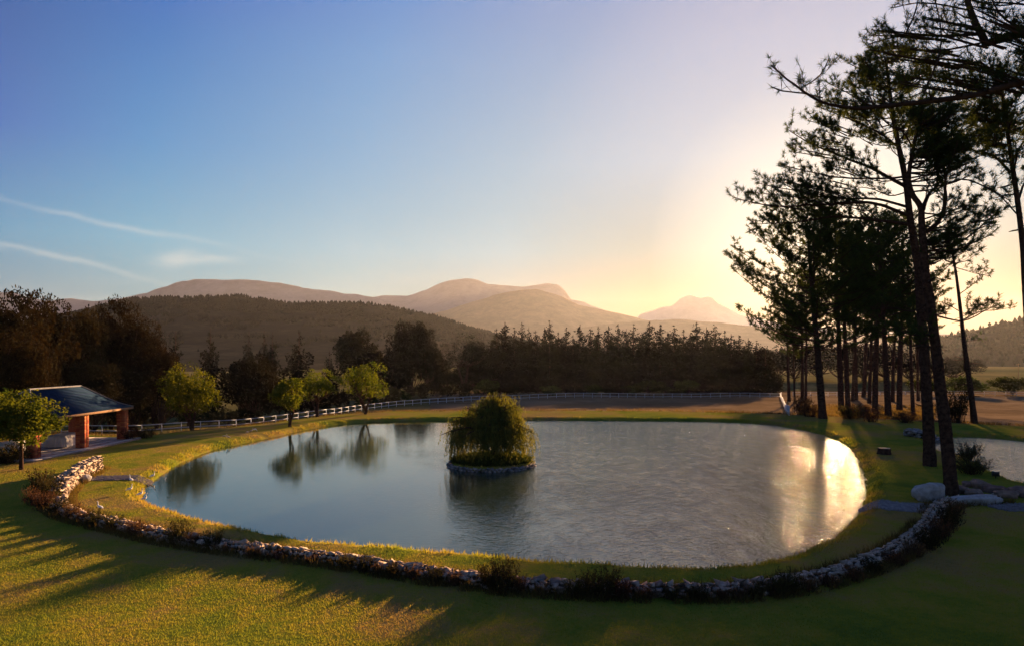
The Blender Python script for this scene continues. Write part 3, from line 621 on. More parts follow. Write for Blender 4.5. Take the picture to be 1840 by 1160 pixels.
# understorey bushes beyond the fence
bushv = [broad_tree_mesh(3, 4.5, s, 0.30, 2600, 0.05, 12, -0.12, m_, 0.5) for s, m_ in ((61, 'oak'), (62, 'bushgreen'), (63, 'weeds'))]
def bush(x, y, wpx, hpx, v, label, D=None, group='bushes beyond the white fence', name='bush'):
    p = G(x, y) if D is None else Vector(((x-CX)/F*D, D, tz((x-CX)/F*D, D)))
    w = wpx/F*p.y; h = hpx/F*p.y
    return make_tree(name, bushv[v], p, label, 'bush', group, rng.uniform(0, 6.28), (w/4.5, w/4.5, h/3))
bx = 150; bi = 0
while bx < 1380:
    inpast = bx > 900
    D_ = float(np.interp(bx, [161,400,584,700,943,1184,1400],[106,117,140,163,196,206,202])); hp = rng.uniform(14, 30) if inpast else rng.uniform(22, 44)
    if bx < 330: hp += 30
    bush(bx, 0, rng.uniform(40, 66), hp, int(rng.choice([0, 0, 1, 2])) if not inpast else int(rng.choice([0, 1])), f'scrubby bush behind the white fence, {NUMW[bi]} bush from the pavilion', D=D_)
    bx += rng.uniform(28, 44); bi += 1

# hazy tree belt beyond the pines, and dark trees closing the left woodland
belt = [broad_tree_mesh(14, 13, s_, 0.7, 6000, 0.05, 16, -0.15, 'row', 0.5) for s_ in (64, 65)]
for k, (x, top, w) in enumerate([(1392,618,60),(1428,622,70),(1470,612,70),(1512,620,66),(1550,610,70),(1592,618,70),(1634,622,66),(1672,630,66),(1712,640,60)]):
    px_tree('distant_tree', belt[k % 2], 14, 13, x, top, 330+12*(k % 3), w*1.25, f'hazy rounded tree, {NUMW[k]} from the left in the belt seen between the pine trunks', 'tree', 'hazy tree belt behind the pines')
for k, (x, top, D, w, lb) in enumerate([(-20,640,82,110,'low dark tree filling the left edge beside the pavilion'),(170,640,98,90,'low dark tree directly behind the pavilion roof'),(235,655,104,80,'low dark tree between the pavilion and the wide green tree'),(290,665,118,64,'low brown tree behind the wide green tree')]):
    px_tree('low_tree', roundm, 12, 10, x, top, D, w, lb, 'tree', 'low dark trees under the left woodland')

# ------------------------------------------------------------ white paddock fences
def fence(name, px, label, H=1.25, step=2.6, rails=(0.38, 0.80, 1.2), pw=0.10):
    pts = np.array([tuple(G(x, y)) if y > 300 else ((x-CX)/F*y, y, 0) for x, y in px]); pts = resample(smoothline(pts, 6), step)
    pts[:, 2] = terrain(pts[:, 0], pts[:, 1])
    e = empty(name, tuple(pts[0]), label, 'fence'); o = pts[0]
    pg = Geo(); pg.box((0, 0, H/2-0.15), (pw, pw, H+0.3)); pm = pg.mesh('post', M['white'])
    for i, p in enumerate(pts):
        c_ = build('post', pm, None, e); c_.location = p-o
        d = pts[min(i+1, len(pts)-1)]-pts[max(i-1, 0)]; c_.rotation_euler = (rng.normal()*0.015, rng.normal()*0.015, math.atan2(d[1], d[0]))
    for h in rails:
        for i in range(len(pts)-1):
            a_, b_ = pts[i]-o, pts[i+1]-o; d = b_-a_; nn = np.array([-d[1], d[0], 0]); nn /= np.linalg.norm(nn)
            g = Geo(); off = -nn*(pw/2+0.02)
            A, B = a_+off+[0, 0, h], b_+off+[0, 0, h]
            V_ = [q+s*nn*0.02+np.array([0, 0, t_]) for q in (A, B) for s in (-1, 1) for t_ in (-0.05, 0.05)]
            g.add(V_, [(0,1,3,2), (4,6,7,5), (0,4,5,1), (2,3,7,6), (0,2,6,4), (1,5,7,3)]); build('rail', g, M['white'], e)
fence('paddock_fence', [(110,92),(161,95),(250,100),(400,105),(483,112),(584,125),(700,148),(825,165),(943,178),(1086,186),(1184,190),(1300,189),(1402,186)], 'long white three-rail fence curving round the paddock behind the pond', rails=(0.45, 1.17), H=1.25)
fence('gate_fence', [(1404,712),(1403,716),(1408,728),(1418,746)], 'short white fence running towards the pond beside the pines', rails=(0.45, 0.85, 1.2), H=1.25, step=3.5, pw=0.14)
fence('far_field_fence', [(1425,711),(1600,710),(1720,709),(1840,711),(2000,714)], 'white fence across the bare field right of the pines', rails=(0.5, 1.17), H=1.25)

# ------------------------------------------------------------ young green trees by the pond
def young_tree(x, y, top, wpx, seed, label, fork=3, lean=(0, 0), tf=0.22, n=9000):
    p = P(x, y, 0.4); p.z = tz(p.x, p.y); H = CH-(top-HY)/F*p.y-p.z; W = wpx/F*p.y
    tm, cm = broad_tree_mesh(H, W*1.0, seed, 0.22, n, tf, 17, -0.06, 'pepper', 0.6, fork=fork, flat=0.9, br=W*0.2)
    return make_tree('young_tree', (tm, cm), p, label, 'tree', 'young green trees on the lawn by the pond', 0)
young_tree(345,772,661,112,71,'wide young green tree on the lawn right of the pavilion', n=11000)
young_tree(520,766,672,62,72,'slimmest young green tree with two bare stems nearest the shore',2, n=6500)
young_tree(570,748,655,72,73,'young green tree just behind the slim one', n=7500)
young_tree(657,743,652,80,74,'bright yellow-green young tree on the far left shore', n=8500)
young_tree(38,843,702,140,75,'leafy green tree overlapping the left half of the pavilion', 1, tf=0.35, n=15000)

# ------------------------------------------------------------ pine cluster on the far right bank
pv = [pine_mesh(26, w, s, 0.36, b, nl, (12, 0.48, 0.075), ln) for s, w, b, nl, ln in ((81, 15, 0.40, 46, (-1.2, 0)), (82, 11.5, 0.48, 36, (-0.6, .5)), (83, 12, 0.45, 38, (0.5, 0)), (84, 10, 0.5, 32, (-1, -.5)), (85, 21, 0.34, 66, (-1.5, 0)))]
PINES = [(1479,751,388,1.25,4,'thick leftmost pine trunk of the cluster on the far bank'),(1512,738,396,1.0,1,'pine just right of the thick leftmost one'),(1524,733,402,.9,3,'slightly leaning pine tucked beside the second pine'),
 (1538,718,420,.8,1,'slender pine deep in the middle of the cluster'),(1552,713,430,.75,3,'farthest slender pine seen through the cluster'),(1572,742,400,1.0,2,'pine at the centre of the cluster with forked limbs'),
 (1597,749,392,1.05,0,'straight pine right of the cluster centre'),(1616,738,398,.95,2,'pine between the straight one and the thin right one'),
 (1641,746,470,.7,3,'thin short pine on the right of the cluster'),(1448,728,505,.8,2,'low pine with drooping crown on the left of the cluster'),(1428,722,560,.7,1,'smallest leafy pine at the left foot of the cluster')]
SUNBLOCK_PINES = [(1418,165,520,'added sun-blocking pine left of the cluster, half hidden behind its crowns'),(1442,172,490,'added sun-blocking pine behind the drooping left pine of the cluster'),(1532,170,495,'added sun-blocking pine behind the slender middle pine of the cluster'),(1562,160,490,'added sun-blocking pine behind the forked-limb pine of the cluster'),(1604,168,500,'added sun-blocking pine behind the straight right pine of the cluster'),(1650,175,530,'added sun-blocking pine at the far right behind the cluster')]
for k, (x, y, top, tw, v, lb) in enumerate(PINES):
    p = G(x, y); H = CH-(top-HY)/F*p.y-p.z; s = H/26
    e = empty('pine_tree', p, lb, 'pine', 'pines clustered on the far bank'); e.rotation_euler = (0, 0, [0, 0.6, -0.5, 1.2, 2.0, 0.2, -1, 0.3, -0.4, 0.8, 0.1, 1.7, 2.6][k])
    cw = 1.15*s if k < 9 else 0.95*s
    if k == 11: cw *= 1.7
    e.scale = (cw, cw, s)
    for nm, me in zip(('trunk', 'branches', 'crown'), pv[v]):
        o = build(nm, me, None, e)
        if nm == 'branches': o['kind'] = 'stuff'
        if nm == 'trunk': o.scale = (tw, tw, 1) if tw > 0.8 else (0.85, 0.85, 1)

for k, (x, D, top, lb) in enumerate(SUNBLOCK_PINES):  # extra pines added to keep low sun glare off the water
    X = (x-CX)/F*D; z0 = tz(X, D); H = CH-(top-HY)/F*D-z0; s = H/26
    e = empty('pine_tree', (X, D, z0), lb, 'pine', 'pines clustered on the far bank'); e.rotation_euler = (0, 0, k*1.3); e.scale = (1.1*s, 1.1*s, s)
    for nm, me in zip(('trunk', 'branches', 'crown'), pv[(1, 2, 3)[k % 3]]):
        o = build(nm, me, None, e)
        if nm == 'branches': o['kind'] = 'stuff'

# ------------------------------------------------------------ the big pines on the right, limbs traced one by one
def big_pine(label, D, trunk, limbs, crowns, r0, tuft=(24, 0.34, 0.034), fill=40, sublen=1.7, name='tall_pine', dz=0.0, fr=None):
    """trunk/limbs are (px, py) lines at depth D; every limb gets its own drift in depth so the tree is round"""
    W_ = [PD(x, y, D) for x, y in trunk]; base = Vector(W_[0]); base.z = tz(base.x, base.y)
    e = empty(name, base, label, 'pine', 'tall pines in the right foreground'); b = np.array(tuple(base))
    tg, lg, cg = Geo(), Geo(), Geo()
    tp = smoothline([tuple(v) for v in W_], 5)-b; tp[0, 2] = -0.6
    rad = 0.78*r0*np.linspace(1, 0.22, len(tp))**1.0; rad[:2] *= 1.12; tg.tube(tp, rad, 12)
    for pts, depth, rr, *ex_ in limbs:
        d0, r1_ = ex_ if ex_ else (0.0, 0.022)
        n = len(pts); q = [np.array(tuple(PD(x, y, D+d0+depth*i/(n-1))))-b for i, (x, y) in enumerate(pts)]
        lg1 = Geo(); branchy(lg1, cg, q, rr, r1_, 0.40, sublen, tuft, 0.22); build('limb', lg1, M['branch'], e)
    q_ = np.random.default_rng(int(D*10))
    for k in range(14):                     # broken stubs on the bare trunk
        i = int(len(tp)*q_.uniform(.12, .6)); a_ = q_.uniform(0, 6.28); l = q_.uniform(.3, 1.1); s_ = tp[i]
        d_ = np.array([math.cos(a_), math.sin(a_), q_.uniform(-.25, .3)]); tg.tube([s_, s_+d_*(rad[i]+l*.5), s_+d_*(rad[i]+l)+[0, 0, q_.uniform(-.15, .1)]], [.06, .045, .02], 5)
    for (x, y, rx, ry, n, L) in crowns:       # short limbs off the trunk/limb lines filling the leafy masses
        for k in range(n):
            a_ = q_.uniform(0, 6.28); rr = math.sqrt(q_.random())
            ex, ey = x+rx*rr*math.cos(a_), y+ry*rr*math.sin(a_)
            dd = q_.uniform(-1, 1)*rx/F*D*0.9
            end = np.array(tuple(PD(ex, ey, D+dd)))-b
            tp_i = int(np.argmin(np.abs(tp[:, 2]-(end[2]-abs(L)*0.35)))); s = tp[tp_i]
            if np.linalg.norm(end-s) < 0.5: continue
            m_ = (s*0.45+end*0.55)+np.array([0, 0, -0.10*np.linalg.norm(end-s)])
            if np.linalg.norm(end-s) > 3.5: s = s*0.35+end*0.65-np.array([0, 0, 0.3]); m_ = (s+end)/2
            branchy(lg, cg, [s, m_, end], 0.05, 0.02, 0.42, sublen*0.8, tuft, 0.35, sides=4)
    for nm, g_, m_ in (('trunk', tg, 'bark'), ('twigs', lg, 'branch'), ('crown', cg, 'needle')):
        o = build(nm, g_, M[m_], e, smooth=(nm == 'trunk'))
        if nm == 'twigs': o['kind'] = 'stuff'
    return e
D_A = P(1671, 836).y
big_pine('tall pine whose left-reaching limbs spread over the water, left trunk of the crossing pair', D_A,
  [(1671,836),(1668,760),(1665,709),(1660,622),(1654,540),(1650,480),(1641,425),(1635,388),(1627,323),(1614,259),(1603,200),(1597,150),(1592,112)],
  [([(1628,336),(1570,305),(1519,284),(1458,258),(1415,232)], 2, .13), ([(1625,318),(1590,321),(1519,321),(1458,310),(1410,297)], -2.5, .08), ([(1630,372),(1575,358),(1502,356),(1441,345),(1395,322)], 3, .10),
   ([(1633,388),(1570,366),(1502,368),(1400,373),(1360,368),(1316,358)], -1, .12), ([(1638,404),(1553,394),(1493,390),(1424,401),(1352,404)], 1.5, .12), ([(1610,262),(1579,238),(1528,215),(1470,192)], -2, .08),
   ([(1607,232),(1560,190),(1520,165),(1490,150)], 1.5, .06), ([(1603,205),(1575,160),(1550,128),(1525,112)], -1, .05), ([(1600,190),(1640,150),(1670,130)], 2, .06), ([(1612,255),(1660,215),(1700,200)], -1.5, .07),
   ([(1622,300),(1680,262),(1720,250)], 1, .07), ([(1595,140),(1570,95),(1555,70)], .5, .04), ([(1630,345),(1600,440),(1560,455)][0:1]+[(1600,352),(1565,340),(1530,338)], 2, .05)],
  [(1550,165,95,48,30,1.5), (1600,125,75,42,26,1.5), (1530,230,100,40,24,1.5), (1640,190,75,60,26,1.5), (1470,270,55,30,10,1.5), (1400,350,75,28,9,1.5), (1500,330,70,40,8,1.5)], 0.50)
D_B = P(1710, 888).y
big_pine('nearest tall pine, right trunk of the crossing pair, rooted beside the grey boulder', D_B,
  [(1710,888),(1704,820),(1697,752),(1690,700),(1684,644),(1677,590),(1671,536),(1664,500),(1659,440),(1656,400),(1654,372),(1640,350),(1633,320),(1640,270),(1650,225)],
  [([(1656,385),(1668,352),(1684,335),(1688,300),(1700,262)], 1.0, .12), ([(1664,418),(1688,396),(1699,360),(1698,325),(1712,280),(1722,250)], -1.5, .13), ([(1672,446),(1713,440),(1739,427),(1760,409),(1785,385)], 1.5, .08),
   ([(1699,332),(1734,323),(1775,340),(1814,362)], -1, .05), ([(1665,430),(1700,470),(1740,468)], 1, .05), ([(1650,300),(1690,270),(1740,262),(1770,255)], 2, .07), ([(1640,265),(1620,235),(1600,228)], -1, .06),
   ([(1672,540),(1640,560),(1600,552),(1560,555)], 2, .05), ([(1684,640),(1640,600),(1600,590)], 3, .04), ([(1656,395),(1700,382),(1735,372),(1770,372)], .5, .05), ([(1686,568),(1730,575),(1765,560),(1790,548)], 1.5, .05)],
  [(1700,250,68,58,36,1.4), (1735,290,42,36,16,1.4), (1670,225,55,50,22,1.4), (1750,405,60,38,14,1.4), (1715,445,50,28,9,1.2), (1640,600,40,25,5,1.2)], 0.44, tuft=(24, 0.32, 0.030))
big_pine('tall pine cut off by the right edge of the picture', 42.0,
  [(1868,884),(1858,760),(1850,640),(1842,500),(1838,440),(1829,366),(1816,276),(1807,210),(1801,160),(1797,110)],
  [([(1816,312),(1790,284),(1756,271),(1712,265)], 1, .09), ([(1818,290),(1845,250),(1880,230)], -1, .08), ([(1829,362),(1845,320),(1870,290)], 1, .08), ([(1806,215),(1780,190),(1750,180)], 1.5, .06), ([(1832,390),(1790,345),(1750,325)], 2, .05), ([(1801,160),(1775,130),(1750,120)], -1, .05), ([(1806,200),(1835,170),(1865,160)], 1, .05)],
  [(1790,180,70,65,36,1.4), (1810,255,60,45,22,1.4), (1760,220,50,40,18,1.3)], 0.33, tuft=(24, 0.32, 0.030))
nearD = 24.0
big_pine('near pine rooted outside the right edge, its heavy limbs crossing the top right sky', nearD,
  [(2010,1035),(2005,820),(2000,600),(1990,400),(1985,250),(1975,120),(1960,0),(1950,-120),(1940,-260)],
  [([(1985,240),(1900,160),(1840,143),(1760,162),(1657,177),(1566,188),(1502,183),(1460,166),(1424,138),(1392,110)], -2.5, .16), ([(1478,176),(1440,168),(1410,165),(1388,157)], -.3, .025), ([(1445,156),(1475,135),(1492,103)], .3, .02),
   ([(1975,100),(1900,70),(1840,60),(1800,70),(1766,80)], 1, .19, 0, .13), ([(1772,80),(1757,50),(1745,25),(1732,-12),(1722,-70),(1700,-140)], 0.5, .13, 1, .03), ([(1757,62),(1700,66),(1650,66),(1625,66),(1590,72),(1562,80)], -.6, .06, 1, .02),
   ([(1762,78),(1700,90),(1640,92),(1585,96)], .8, .04, 1, .02), ([(1625,66),(1640,35),(1650,5),(1655,-30)], .3, .035, .6, .015), ([(1660,168),(1685,110),(1692,60),(1682,10),(1670,-30)], .3, .03, -1.2, .015), ([(1968,60),(1900,20),(1840,10),(1760,8)], 1.2, .06),
   ([(1840,58),(1800,30),(1780,-5)], .5, .05), ([(1745,20),(1700,10),(1650,8),(1600,18)], -.5, .035, 1.2, .015), ([(1800,150),(1760,110),(1700,130),(1640,140)], 1.0, .04), ([(1740,0),(1800,12),(1860,-5)], -.5, .04, 1.3, .015)],
  [(1810,125,60,35,18,1.2), (1815,52,45,26,14,1.0), (1700,30,70,35,10,1.0), (1600,95,55,60,12,1.0), (1700,140,70,40,12,1.0)], 0.45, tuft=(20, 0.24, 0.016), sublen=1.0)
big_pine('slim leaning pine behind the small pond with sparse side branches', P(1751, 757).y,
  [(1751,757),(1744,700),(1736,644),(1730,595),(1725,549),(1718,493),(1710,450),(1700,410)],
  [([(1728,575),(1760,560),(1790,556),(1825,552)], 2, .08), ([(1722,530),(1760,500),(1775,470)], 1, .06), ([(1726,560),(1700,545),(1680,540)], -1, .06), ([(1733,615),(1755,610),(1765,612)], 0, .05), ([(1712,455),(1740,450),(1765,430)], 1, .05), ([(1715,480),(1750,490),(1778,495)], -1, .05), ([(1700,420),(1720,395),(1740,390)], 0, .05)],
  [(1715,425,40,28,5,1.3)], 0.42, tuft=(9, 0.4, 0.06), sublen=1.4)

# ------------------------------------------------------------ stones
def rock_mesh(seed, mat_, sx=1, sy=1, sz=0.8, sub=0, rough=0.22, name='stone'):
    q = np.random.default_rng(seed); t = (1+5**.5)/2
    v = np.array([(-1,t,0),(1,t,0),(-1,-t,0),(1,-t,0),(0,-1,t),(0,1,t),(0,-1,-t),(0,1,-t),(t,0,-1),(t,0,1),(-t,0,-1),(-t,0,1)])/math.sqrt(1+t*t)
    f = np.array([(0,11,5),(0,5,1),(0,1,7),(0,7,10),(0,10,11),(1,5,9),(5,11,4),(11,10,2),(10,7,6),(7,1,8),(3,9,4),(3,4,2),(3,2,6),(3,6,8),(3,8,9),(4,9,5),(2,4,11),(6,2,10),(8,6,7),(9,8,1)])
    for _ in range(sub):
        d = {}; v = list(v); nf = []
        def mid(a, b):
            k = (min(a, b), max(a, b))
            if k not in d: m = (v[a]+v[b]); v.append(m/np.linalg.norm(m)); d[k] = len(v)-1
            return d[k]
        for a, b, c_ in f: x, y, z = mid(a, b), mid(b, c_), mid(c_, a); nf += [(a, x, z), (b, y, x), (c_, z, y), (x, y, z)]
        v = np.array(v); f = np.array(nf)
    off = q.uniform(0, 50, 3)
    r = np.array([1+rough*2*mnoise.noise(Vector(p*0.9+off))+rough*mnoise.noise(Vector(p*2.3+off)) for p in v])
    w = np.sign(v)*np.abs(v)**(0.55 if sub == 0 else 0.75)*r[:, None]*np.array([sx, sy, sz])
    if sub == 0: w += q.normal(size=w.shape)*0.06
    g = Geo(); g.add(w, f); return g.mesh(name, mat_, smooth=sub > 1)
def mesh_arrays(me):
    v = np.zeros(len(me.vertices)*3); me.vertices.foreach_get('co', v)
    return v.reshape(-1, 3), np.array([tuple(p.vertices) for p in me.polygons])

WALL_PX = [(173,843),(150,856),(122,874),(106,893),(106,912),(128,926),(190,944),(240,955),(280,965),(340,976),(400,984),(480,993),(560,1003),(640,1014),(720,1027),(800,1040),(900,1053),(1000,1061),(1100,1066),(1200,1069),(1300,1068),(1400,1058),(1470,1044),(1540,1023),(1600,998),(1645,970),(1675,940),(1692,912),(1722,903),(1790,900)]
wl = np.array([tuple(P(x, y, 0.4)) for x, y in WALL_PX]); wl = smoothline(wl, 8)
stone_v = [rock_mesh(s, M['stone'], 0.125, 0.105, 0.075) for s in range(8)]
def dry_wall(name, line, label, width, height_fn, cap=300, step=0.22, meshes=stone_v, core='earth', rows_h=0.14, scale=1.0):
    line = resample(line, step); n = len(line); e = empty(name, tuple(line[n//2]), label, 'wall'); o = line[n//2].copy(); o[2] = line[n//2][2]
    st = []; cg = Geo(); Ls, Rs = [], []
    for i in range(n):
        d = line[min(i+1, n-1)]-line[max(i-1, 0)]; d[2] = 0; d /= np.linalg.norm(d)+1e-9; nn = np.array([-d[1], d[0], 0])
        zg = tz(line[i][0], line[i][1]); h = height_fn(i/(n-1)); base = np.array([line[i][0], line[i][1], zg]); ang = math.atan2(d[1], d[0])
        hw = width/2; Ls.append((base+nn*(hw-.08), base+nn*(hw-.08)+[0, 0, h-.06])); Rs.append((base-nn*(hw-.08), base-nn*(hw-.08)+[0, 0, h-.06]))
        kz = max(1, int(round(h/rows_h)))
        for k in range(kz):
            for s_ in (-1, 1):
                st.append((base+nn*s_*(hw-0.05)+d*rng.uniform(-.06, .06)+[0, 0, (k+.5)*h/kz], ang))
        for s_ in np.linspace(-1, 1, max(2, int(width/0.19)))[1:-1] if width > .5 else [0]:
            st.append((base+nn*s_*hw+d*rng.uniform(-.08, .08)+[0, 0, h-0.02], ang))
    for (a, b), (c_, d_), (a2, b2), (c2, d2) in zip(Ls[:-1], Rs[:-1], Ls[1:], Rs[1:]):
        cg.add(np.array([a-[0, 0, .3], b, d_, c_-[0, 0, .3], a2-[0, 0, .3], b2, d2, c2-[0, 0, .3]])-o, [(0,1,5,4), (1,2,6,5), (2,3,7,6)])
    build('core', cg, M[core], e)
    st.sort(key=lambda s: s[0][1]**2+s[0][0]**2); rest = Geo(); arr = [mesh_arrays(m_) for m_ in meshes]
    for k, (p, ang) in enumerate(st):
        sc_ = scale*rng.uniform(0.6, 1.35)*rng.uniform(0.8, 1.2, 3)*np.array([1, 1, 0.9]); rz = ang+rng.normal()*0.25; rx = rng.normal()*0.2
        if k < cap:
            c_ = build('stone', meshes[k % len(meshes)], None, e); c_.location = p-o; c_.rotation_euler = (rx, rng.normal()*0.2, rz); c_.scale = sc_
        else:
            v, f = arr[k % len(arr)]; v = v*sc_; cr, sr = math.cos(rz), math.sin(rz)
            rest.add(np.stack([v[:, 0]*cr-v[:, 1]*sr, v[:, 0]*sr+v[:, 1]*cr, v[:, 2]], 1)+p-o, f)
    if rest.n: r_ = build('stones', rest, meshes[0].materials[0], e); r_['kind'] = 'stuff'
    return e
dry_wall('stone_wall', wl, 'low curving dry stone wall round the near side of the pond', 0.62, lambda t: float(np.interp(t, [0, .05, .13, .18, 1], [.85, .85, .7, .32, .32])))
w2 = smoothline(np.array([tuple(P(x, y, 0.3)) for x, y in [(1632,783),(1660,787),(1700,787),(1740,786),(1790,789),(1840,795),(1900,805),(1960,820)]]), 6)
stone_g = [rock_mesh(s, M['stoned'], 0.21, 0.17, 0.13) for s in range(20, 26)]
dry_wall('pond_revetment', w2, 'grey stone bank edging the far side of the small pond', 0.7, lambda t: 0.62, cap=300, step=0.33, meshes=stone_g, rows_h=0.2, scale=1.1)

def rock(name, px, py, size, label, seed, m_='boulder', z=None, cat='rock', group=None, sc_=(1, 1, .8), sink=0.25, rot=0.0):
    p = P(px, py); p.z = tz(p.x, p.y)
    o = build(name, rock_mesh(seed, M[m_], *[size*s for s in sc_], sub=3, rough=0.16, name=name), None)
    o.location = (p.x, p.y, p.z+size*sc_[2]*(1-sink)-size*0.05); o.rotation_euler = (0, 0, rot); return tag(o, label, cat, group)
rock('boulder', 1671, 897, 0.66, 'large pale grey boulder at the foot of the nearest pine', 101, sc_=(1.12, .8, .82))
rock('boulder', 151, 864, 0.33, 'small round boulder at the inner foot of the sunlit wall end', 102)
for k, (x, y, s, lb) in enumerate([(1722,884,.5,'flat brown rock touching the trunk of the nearest pine'),(1750,889,.45,'brown rock second to the right of the nearest pine'),(1762,876,.55,'upright reddish rock behind the gravel channel'),(1787,884,.5,'broad brown rock in the middle of the rock line'),
    (1808,892,.45,'low brown rock above the far gravel strip'),(1830,886,.5,'brown rock at the right edge beside the small pond bank'),(1738,872,.35,'small brown rock behind the pair by the pine'),(1855,894,.5,'brown rock half out of frame at the right edge'),(1775,895,.3,'small flat rock in front of the broad brown rock')]):
    rock('rock', x, y, s, lb, 110+k, 'redrock', group='brown rocks beside the channel', sc_=(1.25, .8, .5), rot=k*.7)
rock('rock', 1755, 904, .75, 'long pale stone slab lying across the gravel channel', 130, 'boulder', sc_=(1.75, .5, .38), rot=.1)

# gravel channels (pebbles: uncountable)
def pebbles(name, px, wdt, n, size, label, m_='stoned'):
    line = resample(smoothline(np.array([tuple(P(x, y)) for x, y in px]), 6), 0.2); k = rng.integers(0, len(line), n)
    d = np.gradient(line, axis=0); d /= np.linalg.norm(d, axis=1, keepdims=True)
    nn = np.stack([-d[:, 1], d[:, 0], 0*d[:, 0]], 1); u = rng.uniform(-1, 1, n); wob = 0.8+0.5*vnoise(k*0.1, k*0, 2, 2)
    p = line[k]+nn[k]*(u*wdt*wob)[:, None]+rng.normal(size=(n, 3))*[0.1, 0.1, 0]; p[:, 2] = terrain(p[:, 0], p[:, 1])+0.01
    ok = sdf(POND, p[:, 0], p[:, 1]) > -0.1; p = p[ok]; n = len(p)
    o8 = np.array([(1,0,0),(-1,0,0),(0,1,0),(0,-1,0),(0,0,.7),(0,0,-.5)]); f8 = np.array([(0,2,4),(2,1,4),(1,3,4),(3,0,4),(2,0,5),(1,2,5),(3,1,5),(0,3,5)])
    s = (size*rng.uniform(.5, 1.5, n))[:, None, None]; V_ = p[:, None]+o8[None]*s*rng.uniform(.7, 1.2, (n, 6, 1))
    g = Geo(); g.add(V_.reshape(-1, 3), (np.arange(n)[:, None, None]*6+f8[None]).reshape(-1, 3)); tag(build(name, g, M[m_]), label, 'gravel', kind='stuff')
pebbles('gravel_channel', [(1558,900),(1600,908),(1640,911),(1690,911)], 1.0, 6000, 0.09, 'grey gravel channel between the big pond and the wall')
pebbles('gravel_strip', [(1795,912),(1840,910),(1900,908),(1980,905)], 0.7, 3500, 0.09, 'grey gravel strip continuing beyond the wall at right')
pebbles('gravel_path', [(168,859),(200,858),(235,857),(268,858)], 0.7, 3500, 0.08, 'narrow grey gravel path from wall end to the pond')

# ------------------------------------------------------------ willow island
ic = P(883, 834.5, 0); ir = 3.15
isl = empty('island', (ic.x, ic.y, 0), 'small round island with stone rim in the pond', 'island')
g = Geo(); rr = np.linspace(0, 1, 12); th = np.linspace(0, 2*math.pi, 41)[:-1]
RR, TH = np.meshgrid(rr, th, indexing='ij'); X_ = RR*ir*np.cos(TH); Y_ = RR*ir*np.sin(TH); Z_ = 0.30+0.25*(1-RR**2)+vnoise(X_+9, Y_, .8, 2)*.15; Z_[-1] = -0.9
i, j = np.meshgrid(np.arange(11), np.arange(40), indexing='ij'); a_ = i*40+j; b_ = i*40+(j+1) % 40
g.add(np.stack([X_, Y_, Z_], -1).reshape(-1, 3), np.stack([a_, a_+40, b_+40, b_], -1).reshape(-1, 4)); build('mound', g, M['lawn'], isl, smooth=True)
for k in range(64):
    for lv in (0, 1):
        t_ = (k+0.5*lv)/64*2*math.pi; o = build('rim_stone', stone_g[(k*5+lv) % 6], None, isl); o.location = (math.cos(t_)*(ir+.02-.06*lv), math.sin(t_)*(ir+.02-.06*lv), 0.0+0.15*lv); o.rotation_euler = (rng.normal()*.1, rng.normal()*.1, t_+math.pi/2); o.scale = rng.uniform(.55, .85, 3)
n = 9000; a = rng.uniform(0, 6.28, n); r_ = np.sqrt(rng.random(n))*ir*.93; p = np.stack([np.cos(a)*r_, np.sin(a)*r_, 0.30+0.25*(1-(r_/ir)**2)-.05], 1)
g = Geo(); g.leaves(p, .38, up=2.2, aspect=.14); o = build('grass', g, M['bushgreen'], isl); o['kind'] = 'stuff'
wil = empty('willow_tree', (ic.x, ic.y, 0.5), 'weeping willow with trailing strands covering the small island', 'willow')
tg, lg, cg = Geo(), Geo(), Geo()
tg.tube(smoothline([(0.1, 0, -.3), (.25, 0, .9), (.1, .1, 1.9)], 4), np.linspace(.26, .17, 9), 9)
ends = []
for k in range(74):
    a = k*2.4; hgt = rng.uniform(2.3, 5.25); rad_ = 3.4*max(.04, 1-(max(hgt-1.8, 0)/3.5)**1.6)**.8*rng.uniform(.6, 1.0)
    hgt -= .5*max(0, -math.cos(a))
    ex = math.cos(a)*rad_*1.2+(.25 if hgt > 3.9 else -.4); e_ = np.array([ex, math.sin(a)*rad_*.9, hgt-0.06*rad_**2])
    s = np.array([.1, .1, rng.uniform(1.2, 2.1)]); m_ = s*.45+e_*.55+[0, 0, .55]
    q = smoothline([s, m_, e_], 5); lg.tube(q, np.linspace(.08, .02, len(q)), 4, False); ends.append(q)
for q in ends:
    for _ in range(32):
        t_ = rng.uniform(.3, 1); i = int(t_*(len(q)-1)); s = q[i]+rng.normal(size=3)*[.34, .30, .06]
        rad_ = math.hypot(s[0], s[1]); bottom = rng.uniform(-.35, 1.1) if rad_ > 1.9 else rng.uniform(.3, 2.6)
        if rng.random() < .25: bottom += 1.2
        L = max(.5, s[2]-bottom); m = max(5, int(L/.085)); u = np.linspace(0, 1, m)
        out = s[:2]/(rad_+1e-6)*rng.uniform(.05, .6); sway = rng.normal(size=2)*.1
        pp = np.stack([s[0]+(out[0]+sway[0])*np.sqrt(u), s[1]+(out[1]+sway[1])*np.sqrt(u), s[2]+.16*np.sin(np.minimum(u*L/.5, 1)*3.14)-L*u], 1)
        pp += rng.normal(size=pp.shape)*.02
        cg.leaves(pp, .2, up=0, aspect=.26, axis=np.array([0, 0, -1.0]))
build('trunk', tg, M['bark'], wil, smooth=True); tag(build('branches', lg, M['branch'], wil), kind='stuff'); build('crown', cg, M['willow'], wil)

